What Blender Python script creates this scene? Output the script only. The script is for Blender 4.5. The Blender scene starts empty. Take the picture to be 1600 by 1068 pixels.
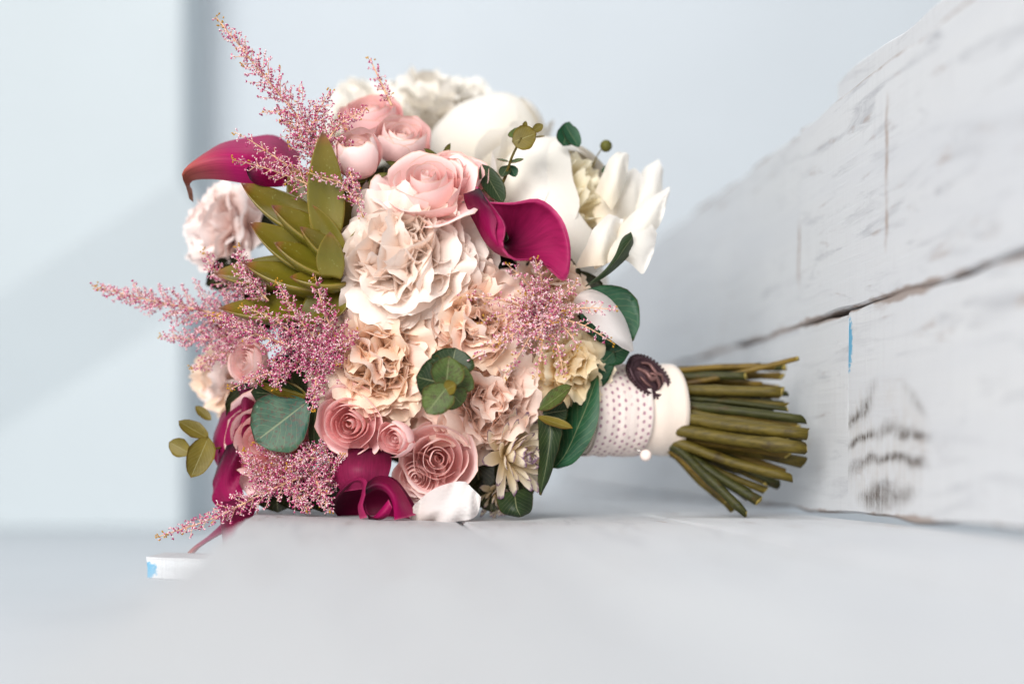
import bpy, math, random
import numpy as np
from mathutils import Vector, Matrix, Quaternion

# ------------------------------------------------------------------ camera, world, light, exposure
S = 0.0004            # metres per photo pixel on the focus plane (y = 0)
D = 0.889             # camera distance to that plane
HZ = 728.0            # horizon row in the photo
CAMZ = 0.0344         # lens height above the bench top (z = 0)
scene = bpy.context.scene
C = scene.collection

cam_d = bpy.data.cameras.new('camera')
cam = bpy.data.objects.new('camera', cam_d); C.objects.link(cam)
cam.location = (0, -D, CAMZ); cam.rotation_euler = (math.radians(90), 0, 0)
cam_d.lens = 50; cam_d.sensor_width = 36
cam_d.shift_y = (HZ - 534) / 1600.0
cam_d.clip_start = 0.01; cam_d.clip_end = 50
cam_d.dof.use_dof = True; cam_d.dof.focus_distance = D + 0.012; cam_d.dof.aperture_fstop = 1.9
scene.camera = cam

world = bpy.data.worlds.new('World'); scene.world = world; world.use_nodes = True
bg = world.node_tree.nodes['Background']
bg.inputs[0].default_value = (0.93, 0.965, 1.0, 1); bg.inputs[1].default_value = 0.35

def area(name, loc, target, size, power, col):
    d = bpy.data.lights.new(name, 'AREA'); d.shape = 'DISK'; d.size = size; d.energy = power; d.color = col
    o = bpy.data.objects.new(name, d); C.objects.link(o); o.location = loc
    o.rotation_euler = (Vector(target) - Vector(loc)).to_track_quat('-Z', 'Y').to_euler()
    return o
area('front_key_light', (-1.1, -3.1, 1.35), (0, 0.1, 0.15), 2.2, 166, (1.0, 0.98, 0.955))  # soft key lamp added in front to brighten the bouquet
area('top_back_light', (0.05, 0.50, 1.65), (0.0, 0.32, 0.0), 0.7, 6.5, (0.97, 0.985, 1.0))  # lamp added overhead for back light and a contact shadow

vs = scene.view_settings
vs.view_transform = 'Standard'; vs.look = 'None'; vs.exposure = 0.06; vs.gamma = 1.0
scene.render.engine = 'CYCLES'
cy = scene.cycles
cy.use_denoising = True
cy.max_bounces = 8; cy.diffuse_bounces = 6; cy.glossy_bounces = 2; cy.transmission_bounces = 4
cy.transparent_max_bounces = 4
cy.sample_clamp_indirect = 6.0
try: cy.denoiser = 'OPENIMAGEDENOISE'
except Exception: pass

# ------------------------------------------------------------------ helpers
rnd = random.Random(7)
PI = math.pi

def P(px, py, y=0.0):
    k = S * (D + y) / D
    return Vector(((px - 800) * k, y, CAMZ + (HZ - py) * k))

def K(y): return S * (D + y) / D

def lin(r, g, b):
    f = lambda c: (c / 255 / 12.92) if c / 255 <= 0.04045 else ((c / 255 + 0.055) / 1.055) ** 2.4
    return (f(r), f(g), f(b), 1)

def mk(name, V, F, mat, parent=None, UV=None, smooth=True, matidx=None, loc=None, rot=None):
    me = bpy.data.meshes.new(name)
    me.from_pydata([tuple(v) for v in V], [], F)
    if UV is not None:
        l = me.uv_layers.new(name='UVMap')
        idx = np.empty(len(me.loops), dtype=np.int32); me.loops.foreach_get('vertex_index', idx)
        l.data.foreach_set('uv', np.asarray(UV, dtype=np.float32)[idx].ravel())
    if smooth: me.polygons.foreach_set('use_smooth', [True] * len(me.polygons))
    mats = mat if isinstance(mat, (list, tuple)) else [mat]
    for m in mats: me.materials.append(m)
    if matidx is not None: me.polygons.foreach_set('material_index', matidx)
    me.update()
    o = bpy.data.objects.new(name, me); C.objects.link(o)
    if parent is not None: o.parent = parent
    if loc is not None: o.location = loc
    if rot is not None: o.rotation_mode = 'QUATERNION'; o.rotation_quaternion = rot
    return o

def tag(o, label=None, cat=None, group=None, kind=None):
    if label: o['label'] = label
    if cat: o['category'] = cat
    if group: o['group'] = group
    if kind: o['kind'] = kind
    return o

def grid_faces(nu, nv, closed_v=False):
    F = []
    w = nv if closed_v else nv + 1
    for i in range(nu):
        for j in range(nv):
            j2 = (j + 1) % w if closed_v else j + 1
            F.append((i * w + j, i * w + j2, (i + 1) * w + j2, (i + 1) * w + j))
    return F

def catmull(pts, n):
    p = np.array([tuple(q) for q in pts], dtype=float)
    m = len(p)
    if m == 2:
        t = np.linspace(0, 1, n)[:, None]; return p[0] * (1 - t) + p[1] * t
    seg = np.linalg.norm(np.diff(p, axis=0), axis=1); cum = np.concatenate([[0], np.cumsum(seg)])
    ext = np.vstack([2 * p[0] - p[1], p, 2 * p[-1] - p[-2]])
    out = []
    for d in np.linspace(0, cum[-1], n):
        i = min(max(int(np.searchsorted(cum, d, 'right')) - 1, 0), m - 2)
        t = (d - cum[i]) / max(seg[i], 1e-9)
        a, b, c, e = ext[i:i + 4]
        out.append(0.5 * ((2 * b) + (-a + c) * t + (2 * a - 5 * b + 4 * c - e) * t * t + (-a + 3 * b - 3 * c + e) * t ** 3))
    return np.array(out)

def fbm1(rs, freq, octs=3):
    ph = [(rs.uniform(0, 6.28), freq * (1.9 ** k) * rs.uniform(.8, 1.2), .6 ** k) for k in range(octs)]
    return lambda x: sum(a * math.sin(f * x + p) for p, f, a in ph)

# ------------------------------------------------------------------ materials
class NT:
    def __init__(self, name):
        self.m = bpy.data.materials.new(name); self.m.use_nodes = True
        self.t = self.m.node_tree; self.t.nodes.clear()
        self.out = self.n('ShaderNodeOutputMaterial')
    def n(self, typ, **kw):
        x = self.t.nodes.new(typ)
        for k, v in kw.items(): setattr(x, k, v)
        return x
    def l(self, a, b): self.t.links.new(a, b)
    def math(self, op, a, b=None, clamp=False):
        x = self.n('ShaderNodeMath', operation=op); x.use_clamp = clamp
        for i, q in enumerate((a, b)):
            if q is None: continue
            if isinstance(q, (int, float)): x.inputs[i].default_value = q
            else: self.l(q, x.inputs[i])
        return x.outputs[0]
    def ramp(self, fac, stops, interp='LINEAR'):
        r = self.n('ShaderNodeValToRGB'); cr = r.color_ramp; cr.interpolation = interp
        while len(cr.elements) < len(stops): cr.elements.new(0.5)
        for e, (p, c) in zip(cr.elements, stops): e.position = p; e.color = c
        self.l(fac, r.inputs[0]); return r.outputs[0]
    def mix(self, fac, a, b, mode='MIX'):
        x = self.n('ShaderNodeMix', data_type='RGBA', blend_type=mode)
        for sock, q in ((x.inputs[0], fac), (x.inputs[6], a), (x.inputs[7], b)):
            if isinstance(q, (int, float)): sock.default_value = q
            elif isinstance(q, tuple): sock.default_value = q
            else: self.l(q, sock)
        return x.outputs[2]
    def noise(self, vec, scale, detail=3, rough=.5, dist=0):
        x = self.n('ShaderNodeTexNoise'); x.inputs['Scale'].default_value = scale
        x.inputs['Detail'].default_value = detail; x.inputs['Roughness'].default_value = rough
        x.inputs['Distortion'].default_value = dist
        if vec is not None: self.l(vec, x.inputs['Vector'])
        return x.outputs['Fac']
    def mapping(self, vec, scale=(1, 1, 1), loc=(0, 0, 0), rot=(0, 0, 0)):
        x = self.n('ShaderNodeMapping'); x.inputs['Scale'].default_value = scale
        x.inputs['Location'].default_value = loc; x.inputs['Rotation'].default_value = rot
        self.l(vec, x.inputs['Vector']); return x.outputs[0]
    def bump(self, h, strength, dist):
        b = self.n('ShaderNodeBump'); b.inputs['Strength'].default_value = strength; b.inputs['Distance'].default_value = dist
        self.l(h, b.inputs['Height']); return b.outputs[0]
    def bsdf(self, col, rough=.5, spec=.5, normal=None, **kw):
        b = self.n('ShaderNodeBsdfPrincipled')
        if isinstance(col, tuple): b.inputs['Base Color'].default_value = col
        else: self.l(col, b.inputs['Base Color'])
        if isinstance(rough, (int, float)): b.inputs['Roughness'].default_value = rough
        else: self.l(rough, b.inputs['Roughness'])
        b.inputs['Specular IOR Level'].default_value = spec
        for k, v in kw.items(): b.inputs[k.replace('_', ' ')].default_value = v
        if normal is not None: self.l(normal, b.inputs['Normal'])
        return b
    def done(self, shader):
        self.l(shader, self.out.inputs[0]); return self.m

def petal_mat(name, base, mid, tip, edge=None, edge_w=.06, transl=.35, rough=.55, vein=.10, var=.08, spec=.25, blotch=None, side=None, vdark=(.80, .72, .72, 1)):
    N = NT(name)
    uv = N.n('ShaderNodeUVMap'); sep = N.n('ShaderNodeSeparateXYZ'); N.l(uv.outputs[0], sep.inputs[0])
    u, v = sep.outputs[0], sep.outputs[1]
    col = N.ramp(u, [(0.0, base), (.45, mid), (1.0, tip)])
    oi = N.n('ShaderNodeObjectInfo')
    # fine veins running up the petal
    vm = N.mapping(uv.outputs[0], scale=(2.2, 34, 1))
    vn = N.noise(vm, 1.0, 4, .6)
    dark = N.mix(1.0, col, vdark, 'MULTIPLY')
    fac = N.math('MULTIPLY', N.math('SUBTRACT', vn, .35, True), vein * 3.0, True)
    col = N.mix(fac, col, dark)
    if side is not None:      # colour of the outer margins
        d = N.math('MULTIPLY', N.math('ABSOLUTE', N.math('SUBTRACT', v, .5)), 2.0)
        col = N.mix(N.math('MULTIPLY', N.math('SUBTRACT', d, .45, True), 1.2, True), col, side)
    # individual petals differ a little
    hs = N.n('ShaderNodeHueSaturation')
    N.l(N.math('ADD', N.math('MULTIPLY', oi.outputs['Random'], var * 1.6), 1 - var), hs.inputs['Value'])
    N.l(N.math('ADD', N.math('MULTIPLY', oi.outputs['Random'], -var * 3), 1 + var * 1.5), hs.inputs['Saturation'])
    N.l(col, hs.inputs['Color']); col = hs.outputs[0]
    if blotch is not None:
        tc = N.n('ShaderNodeTexCoord')
        bn = N.noise(tc.outputs['Object'], 160, 4, .65)
        col = N.mix(N.ramp(bn, [(.60, (0, 0, 0, 1)), (.72, (.6, .6, .6, 1))]), col, blotch)
    if edge is not None:
        ev = N.math('MULTIPLY', N.math('ABSOLUTE', N.math('SUBTRACT', v, .5)), 2.0)
        em = N.math('MAXIMUM', N.math('MULTIPLY', ev, .98), u)
        en = N.noise(N.mapping(uv.outputs[0], scale=(6, 9, 1)), 1.0, 3)
        em = N.math('ADD', em, N.math('MULTIPLY', N.math('SUBTRACT', en, .5), edge_w * 1.6))
        f = N.math('DIVIDE', N.math('SUBTRACT', em, 1 - edge_w), edge_w, True)
        col = N.mix(f, col, edge)
    nrm = N.bump(vn, .35, .0006)
    b = N.bsdf(col, rough, spec, nrm)
    t = N.n('ShaderNodeBsdfTranslucent'); N.l(N.mix(.25, col, (1, .93, .86, 1), 'MULTIPLY'), t.inputs[0]); N.l(nrm, t.inputs['Normal'])
    ms = N.n('ShaderNodeMixShader'); ms.inputs[0].default_value = transl
    N.l(b.outputs[0], ms.inputs[1]); N.l(t.outputs[0], ms.inputs[2])
    return N.done(ms.outputs[0])

def leaf_mat(name, dark, light, rim, transl=.18, rough=.48, speck=None):
    N = NT(name)
    uv = N.n('ShaderNodeUVMap'); sep = N.n('ShaderNodeSeparateXYZ'); N.l(uv.outputs[0], sep.inputs[0])
    u, v = sep.outputs[0], sep.outputs[1]
    tc = N.n('ShaderNodeTexCoord')
    nz = N.noise(tc.outputs['Object'], 55, 4, .6)
    col = N.mix(N.ramp(nz, [(.32, (0, 0, 0, 1)), (.68, (1, 1, 1, 1))]), dark, light)
    if speck is not None:
        sn = N.noise(tc.outputs['Object'], 420, 3, .7)
        col = N.mix(N.ramp(sn, [(.52, (0, 0, 0, 1)), (.62, (.75, .75, .75, 1))]), col, speck)
    d = N.math('MULTIPLY', N.math('ABSOLUTE', N.math('SUBTRACT', v, .5)), 2.0)
    # side veins leave the midrib at a slant
    w = N.math('SUBTRACT', N.math('MULTIPLY', u, 9.0), N.math('MULTIPLY', d, 3.4))
    wob = N.math('MULTIPLY', N.noise(tc.outputs['Object'], 90, 2), 1.2)
    sv = N.math('ABSOLUTE', N.math('SUBTRACT', N.math('FRACT', N.math('ADD', w, wob)), .5))
    svm = N.math('SUBTRACT', 1.0, N.math('MULTIPLY', sv, 14.0), True)
    mid = N.math('SUBTRACT', 1.0, N.math('MULTIPLY', d, 22.0), True)
    lines = N.math('MAXIMUM', N.math('MULTIPLY', svm, .28), N.math('MULTIPLY', mid, .7), True)
    col = N.mix(lines, col, N.mix(.5, light, (.55, .55, .30, 1)))
    em = N.math('DIVIDE', N.math('SUBTRACT', N.math('MAXIMUM', d, u), .95), .05, True)
    col = N.mix(em, col, rim)
    nrm = N.bump(N.math('ADD', N.math('MULTIPLY', lines, -.5), nz), .3, .0008)
    b = N.bsdf(col, rough, .35, nrm)
    t = N.n('ShaderNodeBsdfTranslucent'); N.l(N.mix(.5, col, (.8, 1, .25, 1), 'MULTIPLY'), t.inputs[0])
    ms = N.n('ShaderNodeMixShader'); ms.inputs[0].default_value = transl
    N.l(b.outputs[0], ms.inputs[1]); N.l(t.outputs[0], ms.inputs[2])
    return N.done(ms.outputs[0])

def plain_mat(name, col, rough=.6, spec=.3, nscale=80, namp=.25, bump=0, **kw):
    N = NT(name); tc = N.n('ShaderNodeTexCoord')
    nz = N.noise(tc.outputs['Object'], nscale, 4, .6)
    lo = tuple(c * (1 - namp) for c in col[:3]) + (1,); hi = tuple(min(1, c * (1 + namp)) for c in col[:3]) + (1,)
    c = N.mix(N.ramp(nz, [(.3, (0, 0, 0, 1)), (.7, (1, 1, 1, 1))]), lo, hi)
    nrm = N.bump(nz, bump, .001) if bump else None
    return N.done(N.bsdf(c, rough, spec, nrm, **kw).outputs[0])

def wood_mat(name, seed, wear=.35, arch=None, blue=None, crack=None, streak=1.0, tone=1.0, zedge=None):
    """white paint brushed over rough-sawn boards; x runs along the board, z across it"""
    N = NT(name); tc = N.n('ShaderNodeTexCoord'); oc = tc.outputs['Object']
    off = (seed * 3.7, seed * 1.3, seed * 5.1)
    big = N.noise(N.mapping(oc, (2.2, 9, 16), off), 1.0, 4, .6, .4)
    med = N.noise(N.mapping(oc, (10, 40, 75), off), 1.0, 5, .7, .9)
    grain = N.noise(N.mapping(oc, (6, 220, 340), off), 1.0, 4, .6, .3)
    saw = N.noise(N.mapping(oc, (900, 10, 22), off), 1.0, 2, .5)
    paint = N.mix(N.ramp(big, [(.3, (0, 0, 0, 1)), (.7, (1, 1, 1, 1))]), (.72 * tone, .74 * tone, .775 * tone, 1), (.80 * tone, .815 * tone, .83 * tone, 1))
    # thin grey patches where the paint was wiped off
    m1 = N.math('MULTIPLY', N.ramp(med, [(.52, (0, 0, 0, 1)), (.66, (1, 1, 1, 1))]), N.ramp(big, [(.50 - wear * .3, (0, 0, 0, 1)), (.74 - wear * .3, (1, 1, 1, 1))]))
    m1 = N.math('MULTIPLY', m1, N.math('ADD', N.math('MULTIPLY', grain, .9), .25), True)
    col = N.mix(N.math('MULTIPLY', m1, .85 * streak, True), paint, (.40, .41, .44, 1))
    ridge = N.ramp(saw, [(.50, (0, 0, 0, 1)), (.70, (1, 1, 1, 1))])
    col = N.mix(N.math('MULTIPLY', N.math('MULTIPLY', ridge, N.ramp(big, [(.38, (0, 0, 0, 1)), (.6, (1, 1, 1, 1))])), .30), col, (.50, .50, .52, 1))
    m2 = N.math('MULTIPLY', m1, N.ramp(N.noise(N.mapping(oc, (30, 60, 60), off), 1.0, 3), [(.56, (0, 0, 0, 1)), (.66, (1, 1, 1, 1))]))
    col = N.mix(m2, col, (.36, .25, .19, 1))
    sep = N.n('ShaderNodeSeparateXYZ'); N.l(oc, sep.inputs[0])
    X, Z = sep.outputs[0], sep.outputs[2]
    hgt = N.math('ADD', N.math('MULTIPLY', saw, .6), N.math('MULTIPLY', grain, .5))
    if zedge is not None:       # paint rubbed off along the board's edges
        e0 = N.math('ABSOLUTE', N.math('SUBTRACT', Z, zedge[0])); e1 = N.math('ABSOLUTE', N.math('SUBTRACT', Z, zedge[1]))
        en = N.noise(N.mapping(oc, (14, 40, 60), off), 1.0, 4, .7)
        ed = N.math('SUBTRACT', N.math('MULTIPLY', N.math('SUBTRACT', en, .36, True), .017), N.math('MINIMUM', e0, e1))
        col = N.mix(N.math('MULTIPLY', N.math('MULTIPLY', ed, 500.0, True), .8), col, (.30, .22, .18, 1))
    if crack is not None:       # bare brown joints in the paint along a wandering line
        for (cx, z0, z1, wid) in crack:
            wv = N.math('MULTIPLY', N.math('SUBTRACT', N.noise(N.mapping(oc, (0, 0, 30), (seed, 0, cx * 9)), 1.0, 3), .5), .014)
            dx = N.math('ABSOLUTE', N.math('SUBTRACT', N.math('ADD', X, wv), cx))
            f = N.math('SUBTRACT', 1.0, N.math('DIVIDE', dx, wid), True)
            zz = N.math('MULTIPLY', N.math('MULTIPLY', N.math('SUBTRACT', Z, z0), 60.0, True), N.math('MULTIPLY', N.math('SUBTRACT', z1, Z), 60.0, True))
            br = N.ramp(N.noise(N.mapping(oc, (60, 60, 60), off), 1.0, 3), [(.35, (.15, .15, .15, 1)), (.6, (1, 1, 1, 1))])
            f = N.math('MULTIPLY', N.math('MULTIPLY', f, zz), br)
            col = N.mix(N.math('MULTIPLY', f, .8), col, (.33, .22, .16, 1))
    if arch is not None:        # growth rings showing dark in a worn place
        ax, az, sx, sz = arch
        dx0 = N.math('SUBTRACT', X, ax); dx = N.math('ADD', dx0, .018); dz = N.math('SUBTRACT', Z, az)
        mm = N.math('ADD', N.math('POWER', N.math('ABSOLUTE', N.math('DIVIDE', dx0, sx)), 2.0), N.math('POWER', N.math('ABSOLUTE', N.math('DIVIDE', dz, sz)), 2.0))
        mask = N.math('MULTIPLY', N.math('SUBTRACT', 1.0, mm, True), 2.2, True)
        ring = N.math('ADD', N.math('MULTIPLY', dz, 470.0), N.math('MULTIPLY', N.math('POWER', N.math('ABSOLUTE', dx), 2.0), 800.0))
        ring = N.math('ADD', ring, N.math('MULTIPLY', N.math('MULTIPLY', dz, N.math('ABSOLUTE', dz)), -5500.0))
        ring = N.math('ADD', ring, N.math('MULTIPLY', N.noise(N.mapping(oc, (22, 30, 26), off), 1.0, 2, .5), 7.0))
        sn = N.math('ADD', N.math('MULTIPLY', N.math('SINE', ring), .5), .5)
        line = N.math('POWER', sn, 2.4)
        broken = N.ramp(N.noise(N.mapping(oc, (160, 60, 90), off), 1.0, 4, .7), [(.34, (0, 0, 0, 1)), (.56, (1, 1, 1, 1))])
        broken = N.math('MULTIPLY', broken, N.ramp(saw, [(.35, (.25, .25, .25, 1)), (.6, (1, 1, 1, 1))]))
        mask = N.math('MULTIPLY', mask, N.ramp(N.noise(N.mapping(oc, (26, 30, 34), off), 1.0, 3), [(.30, (.25, .25, .25, 1)), (.52, (1, 1, 1, 1))]))
        f = N.math('MULTIPLY', N.math('MULTIPLY', line, mask), N.math('ADD', N.math('MULTIPLY', broken, .70), .34))
        wash = N.math('MULTIPLY', mask, N.math('MULTIPLY', broken, .38))
        col = N.mix(wash, col, (.52, .47, .42, 1))
        col = N.mix(f, col, (.10, .08, .068, 1))
        hgt = N.math('SUBTRACT', hgt, N.math('MULTIPLY', f, .8))
    if blue is not None:        # chalky blue paint at the board's end
        bx, bz, rx, rz = blue
        dx = N.math('DIVIDE', N.math('SUBTRACT', X, bx), rx); dz = N.math('DIVIDE', N.math('SUBTRACT', Z, bz), rz)
        r2 = N.math('ADD', N.math('MULTIPLY', dx, dx), N.math('MULTIPLY', dz, dz))
        r2 = N.math('ADD', r2, N.math('MULTIPLY', N.math('SUBTRACT', N.noise(oc, 330, 4, .7), .5), 3.2))
        f = N.math('MULTIPLY', N.math('SUBTRACT', 1.0, r2, True), 2.5, True)
        col = N.mix(N.math('MULTIPLY', f, .85), col, (.03, .33, .56, 1))
    nrm = N.bump(hgt, .55, .0012)
    rough = N.ramp(grain, [(.2, (.45, .45, .45, 1)), (.8, (.7, .7, .7, 1))])
    return N.done(N.bsdf(col, rough, .35, nrm).outputs[0])

M = {}
M['blush_white'] = petal_mat('blush_white_petal', lin(255, 222, 194), lin(255, 232, 214), lin(255, 242, 233), transl=0.26, var=.05, vein=.06)
M['peach'] = petal_mat('peach_petal', lin(255, 203, 164), lin(255, 219, 189), lin(255, 234, 214), transl=0.26, var=.07, vein=.08)
M['peach_pink'] = petal_mat('peach_pink_petal', lin(255, 200, 174), lin(255, 216, 196), lin(255, 233, 220), transl=0.26, var=.07, vein=.08)
M['cream'] = petal_mat('cream_petal', lin(252, 216, 146), lin(254, 229, 178), lin(254, 238, 206), transl=0.24, var=.06, vein=.08)
M['rose'] = petal_mat('pink_rose_petal', lin(252, 180, 182), lin(253, 203, 203), lin(255, 222, 220), edge=lin(236, 190, 170), edge_w=.05, transl=0.18, var=.07, vein=.08)
M['rose_pale'] = petal_mat('pale_rose_petal', lin(253, 192, 190), lin(254, 214, 211), lin(255, 232, 229), edge=lin(240, 205, 185), edge_w=.05, transl=0.18, var=.06, vein=.07)
M['white'] = petal_mat('white_peony_petal', lin(246, 230, 198), lin(245, 239, 226), lin(244, 240, 233), transl=0.20, var=.03, vein=.05)
M['white_heart'] = petal_mat('white_peony_heart', lin(255, 226, 140), lin(255, 238, 190), lin(254, 248, 228), transl=0.25, var=.04, vein=.06)
M['white_soft'] = petal_mat('white_soft_petal', lin(225, 212, 205), lin(236, 230, 228), lin(246, 243, 241), transl=0.30, var=.03, vein=.08)
M['white_bright'] = petal_mat('white_guard_petal', lin(244, 232, 210), lin(244, 240, 231), lin(244, 241, 237), transl=.30, var=.03, vein=.06)
M['pale_pink'] = petal_mat('pale_pink_petal', lin(254, 212, 200), lin(255, 232, 225), lin(255, 244, 240), transl=0.28, var=.06, vein=.05)
M['calla'] = petal_mat('magenta_calla', lin(16, 1, 10), lin(140, 10, 72), lin(176, 26, 94), edge=lin(196, 80, 122), edge_w=.03, transl=.16, rough=.5, vein=.55, var=.03, spec=.22, vdark=(.42, .30, .42, 1))
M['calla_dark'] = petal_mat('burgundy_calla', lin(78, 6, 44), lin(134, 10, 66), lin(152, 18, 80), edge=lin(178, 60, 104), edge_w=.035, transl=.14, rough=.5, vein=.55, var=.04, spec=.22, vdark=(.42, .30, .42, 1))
M['calla_tip'] = petal_mat('calla_tip', lin(150, 14, 82), lin(178, 34, 100), lin(196, 128, 84), transl=.2, rough=.5, vein=.55, var=.02, spec=.22, vdark=(.42, .30, .42, 1))
M['chrys'] = petal_mat('cream_purple_petal', lin(240, 220, 165), lin(250, 236, 205), lin(250, 238, 218), edge=lin(104, 50, 112), edge_w=.09, transl=.3, var=.08, vein=.1)
M['euc'] = leaf_mat('eucalyptus_leaf', lin(52, 74, 30), lin(96, 112, 52), lin(120, 78, 40), speck=lin(70, 58, 34))
M['euc_olive'] = leaf_mat('olive_eucalyptus_leaf', lin(96, 84, 20), lin(128, 112, 38), lin(132, 96, 30))
M['euc_blue'] = leaf_mat('blue_green_leaf', lin(30, 78, 62), lin(84, 112, 88), lin(96, 60, 56), speck=lin(86, 62, 52))
M['euc_dark'] = leaf_mat('dark_green_leaf', lin(26, 44, 22), lin(48, 68, 34), lin(92, 72, 30))
M['euc_deep'] = leaf_mat('deep_green_leaf', lin(16, 62, 40), lin(40, 92, 60), lin(70, 70, 30))
M['filler'] = leaf_mat('shaded_filler_leaf', lin(24, 30, 12), lin(46, 52, 22), lin(50, 46, 20))  # leaf green darkened so gaps between flowers read as shade
def stem_mat(name, a, b, c):
    N = NT(name); tc = N.n('ShaderNodeTexCoord')
    st = N.noise(N.mapping(tc.outputs['Object'], (14, 420, 420)), 1.0, 4, .65)
    bl = N.noise(N.mapping(tc.outputs['Object'], (60, 90, 90)), 1.0, 4, .65)
    col = N.mix(N.ramp(st, [(.35, (0, 0, 0, 1)), (.65, (1, 1, 1, 1))]), a, b)
    col = N.mix(N.ramp(bl, [(.56, (0, 0, 0, 1)), (.70, (.8, .8, .8, 1))]), col, c)
    return N.done(N.bsdf(col, .55, .3, N.bump(N.math('ADD', st, bl), .35, .001)).outputs[0])
M['stem'] = stem_mat('green_stem', lin(70, 60, 14), lin(98, 84, 26), lin(52, 40, 14))
M['stem_dark'] = stem_mat('dark_green_stem', lin(38, 40, 12), lin(62, 62, 20), lin(74, 54, 22))
M['stem_olive'] = stem_mat('olive_stem', lin(92, 72, 20), lin(122, 98, 34), lin(66, 46, 18))
M['cut'] = plain_mat('cut_stem_end', lin(170, 150, 80), .8, .2, 300, .3)
M['sepal'] = plain_mat('sepal_green', lin(84, 84, 30), .6, .3, 150, .35)
M['ast_stem'] = plain_mat('astilbe_stem', lin(222, 178, 142), .6, .3, 200, .15)
M['ast_pale'] = plain_mat('astilbe_pale', lin(252, 218, 220), .6, .2, 300, .12)
M['ast_mid'] = plain_mat('astilbe_pink', lin(220, 128, 158), .6, .2, 300, .25)
M['ast_dark'] = plain_mat('astilbe_magenta', lin(172, 52, 108), .55, .25, 300, .3)
M['ast_gold'] = plain_mat('astilbe_gold', lin(186, 138, 40), .6, .2, 300, .25)

def succ_mat():
    N = NT('olive_succulent'); uv = N.n('ShaderNodeUVMap'); sep = N.n('ShaderNodeSeparateXYZ'); N.l(uv.outputs[0], sep.inputs[0])
    tc = N.n('ShaderNodeTexCoord'); nz = N.noise(tc.outputs['Object'], 70, 4, .6)
    col = N.ramp(sep.outputs[0], [(0, lin(112, 102, 28)), (.5, lin(98, 92, 20)), (.84, lin(108, 94, 22)), (.92, lin(132, 84, 44)), (.97, lin(96, 48, 50))])
    col = N.mix(N.ramp(nz, [(.4, (0, 0, 0, 1)), (.75, (.5, .5, .5, 1))]), col, lin(122, 106, 34))
    ed = N.math('MULTIPLY', N.math('ABSOLUTE', N.math('SUBTRACT', N.math('FRACT', N.math('ADD', N.math('MULTIPLY', sep.outputs[1], 2.0), .5)), .5)), 2.0)
    col = N.mix(N.math('MULTIPLY', N.math('SUBTRACT', 1.0, N.math('MULTIPLY', ed, 6.0), True), .55), col, lin(160, 128, 62))  # lighter leaf edges painted in as rim light
    sn = N.noise(tc.outputs['Object'], 500, 3, .7)
    col = N.mix(N.ramp(sn, [(.64, (0, 0, 0, 1)), (.70, (.6, .6, .6, 1))]), col, lin(150, 150, 90))
    b = N.bsdf(col, .34, .5, N.bump(nz, .15, .001), Subsurface_Weight=.08, Subsurface_Scale=.004)
    b.inputs['Subsurface Radius'].default_value = (.6, 1, .2)
    return N.done(b.outputs[0])
M['succ'] = succ_mat()

def satin_mat():
    N = NT('ivory_satin'); tc = N.n('ShaderNodeTexCoord')
    nz = N.noise(N.mapping(tc.outputs['Object'], (30, 30, 30)), 1, 3)
    col = N.mix(nz, lin(226, 206, 190), lin(240, 226, 214))
    return N.done(N.bsdf(col, .42, .5, N.bump(nz, .25, .002), Sheen_Weight=.3).outputs[0])
M['satin'] = satin_mat()

def lace_mat():
    N = NT('cream_lace'); uv = N.n('ShaderNodeUVMap')
    # rows of eyelets through which the purple underlay shows
    mp = N.mapping(uv.outputs[0], (9, 34, 1))
    sep = N.n('ShaderNodeSeparateXYZ'); N.l(mp, sep.inputs[0])
    row = N.math('FLOOR', sep.outputs[0])
    fx = N.math('SUBTRACT', N.math('FRACT', sep.outputs[0]), .5)
    fy = N.math('SUBTRACT', N.math('FRACT', N.math('ADD', sep.outputs[1], N.math('MULTIPLY', row, .5))), .5)
    r = N.math('SQRT', N.math('ADD', N.math('MULTIPLY', fx, fx), N.math('MULTIPLY', fy, fy)))
    hole = N.math('MULTIPLY', N.math('SUBTRACT', .29, r, True), 7.0, True)
    nz = N.noise(N.mapping(uv.outputs[0], (4, 12, 1)), 1, 2)
    hole = N.math('MULTIPLY', hole, N.ramp(nz, [(.36, (0, 0, 0, 1)), (.50, (1, 1, 1, 1))]))
    th = N.noise(N.mapping(uv.outputs[0], (60, 260, 1)), 1, 2)
    col = N.mix(N.math('MULTIPLY', th, .35), lin(236, 222, 214), lin(204, 184, 182))
    col = N.mix(hole, col, lin(172, 132, 146))
    return N.done(N.bsdf(col, .8, .2, N.bump(N.math('SUBTRACT', th, hole), .5, .001)).outputs[0])
M['lace'] = lace_mat()
M['brooch'] = plain_mat('dark_bronze_brooch', lin(72, 48, 54), .38, .5, 200, .35, .3, Metallic=.55)
M['brooch_hi'] = plain_mat('worn_bronze_relief', lin(128, 92, 88), .36, .5, 200, .3, .2, Metallic=.5)
M['pearl'] = plain_mat('pearl', lin(240, 222, 214), .18, .6, 50, .05)
M['pin'] = plain_mat('pin_metal', lin(190, 185, 180), .3, .5, 50, .1, Metallic=1.0)
M['wall'] = plain_mat('white_plaster', (.60, .645, .685, 1), .8, .2, 3, .02)
M['post'] = plain_mat('white_post_paint', (.575, .628, .655, 1), .7, .2, 3, .02)
M['floor'] = plain_mat('white_floor', (.60, .635, .67, 1), .6, .3, 4, .03)
M['bare'] = plain_mat('bare_brown_wood', lin(96, 66, 54), .8, .2, 60, .4, .3)

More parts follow.
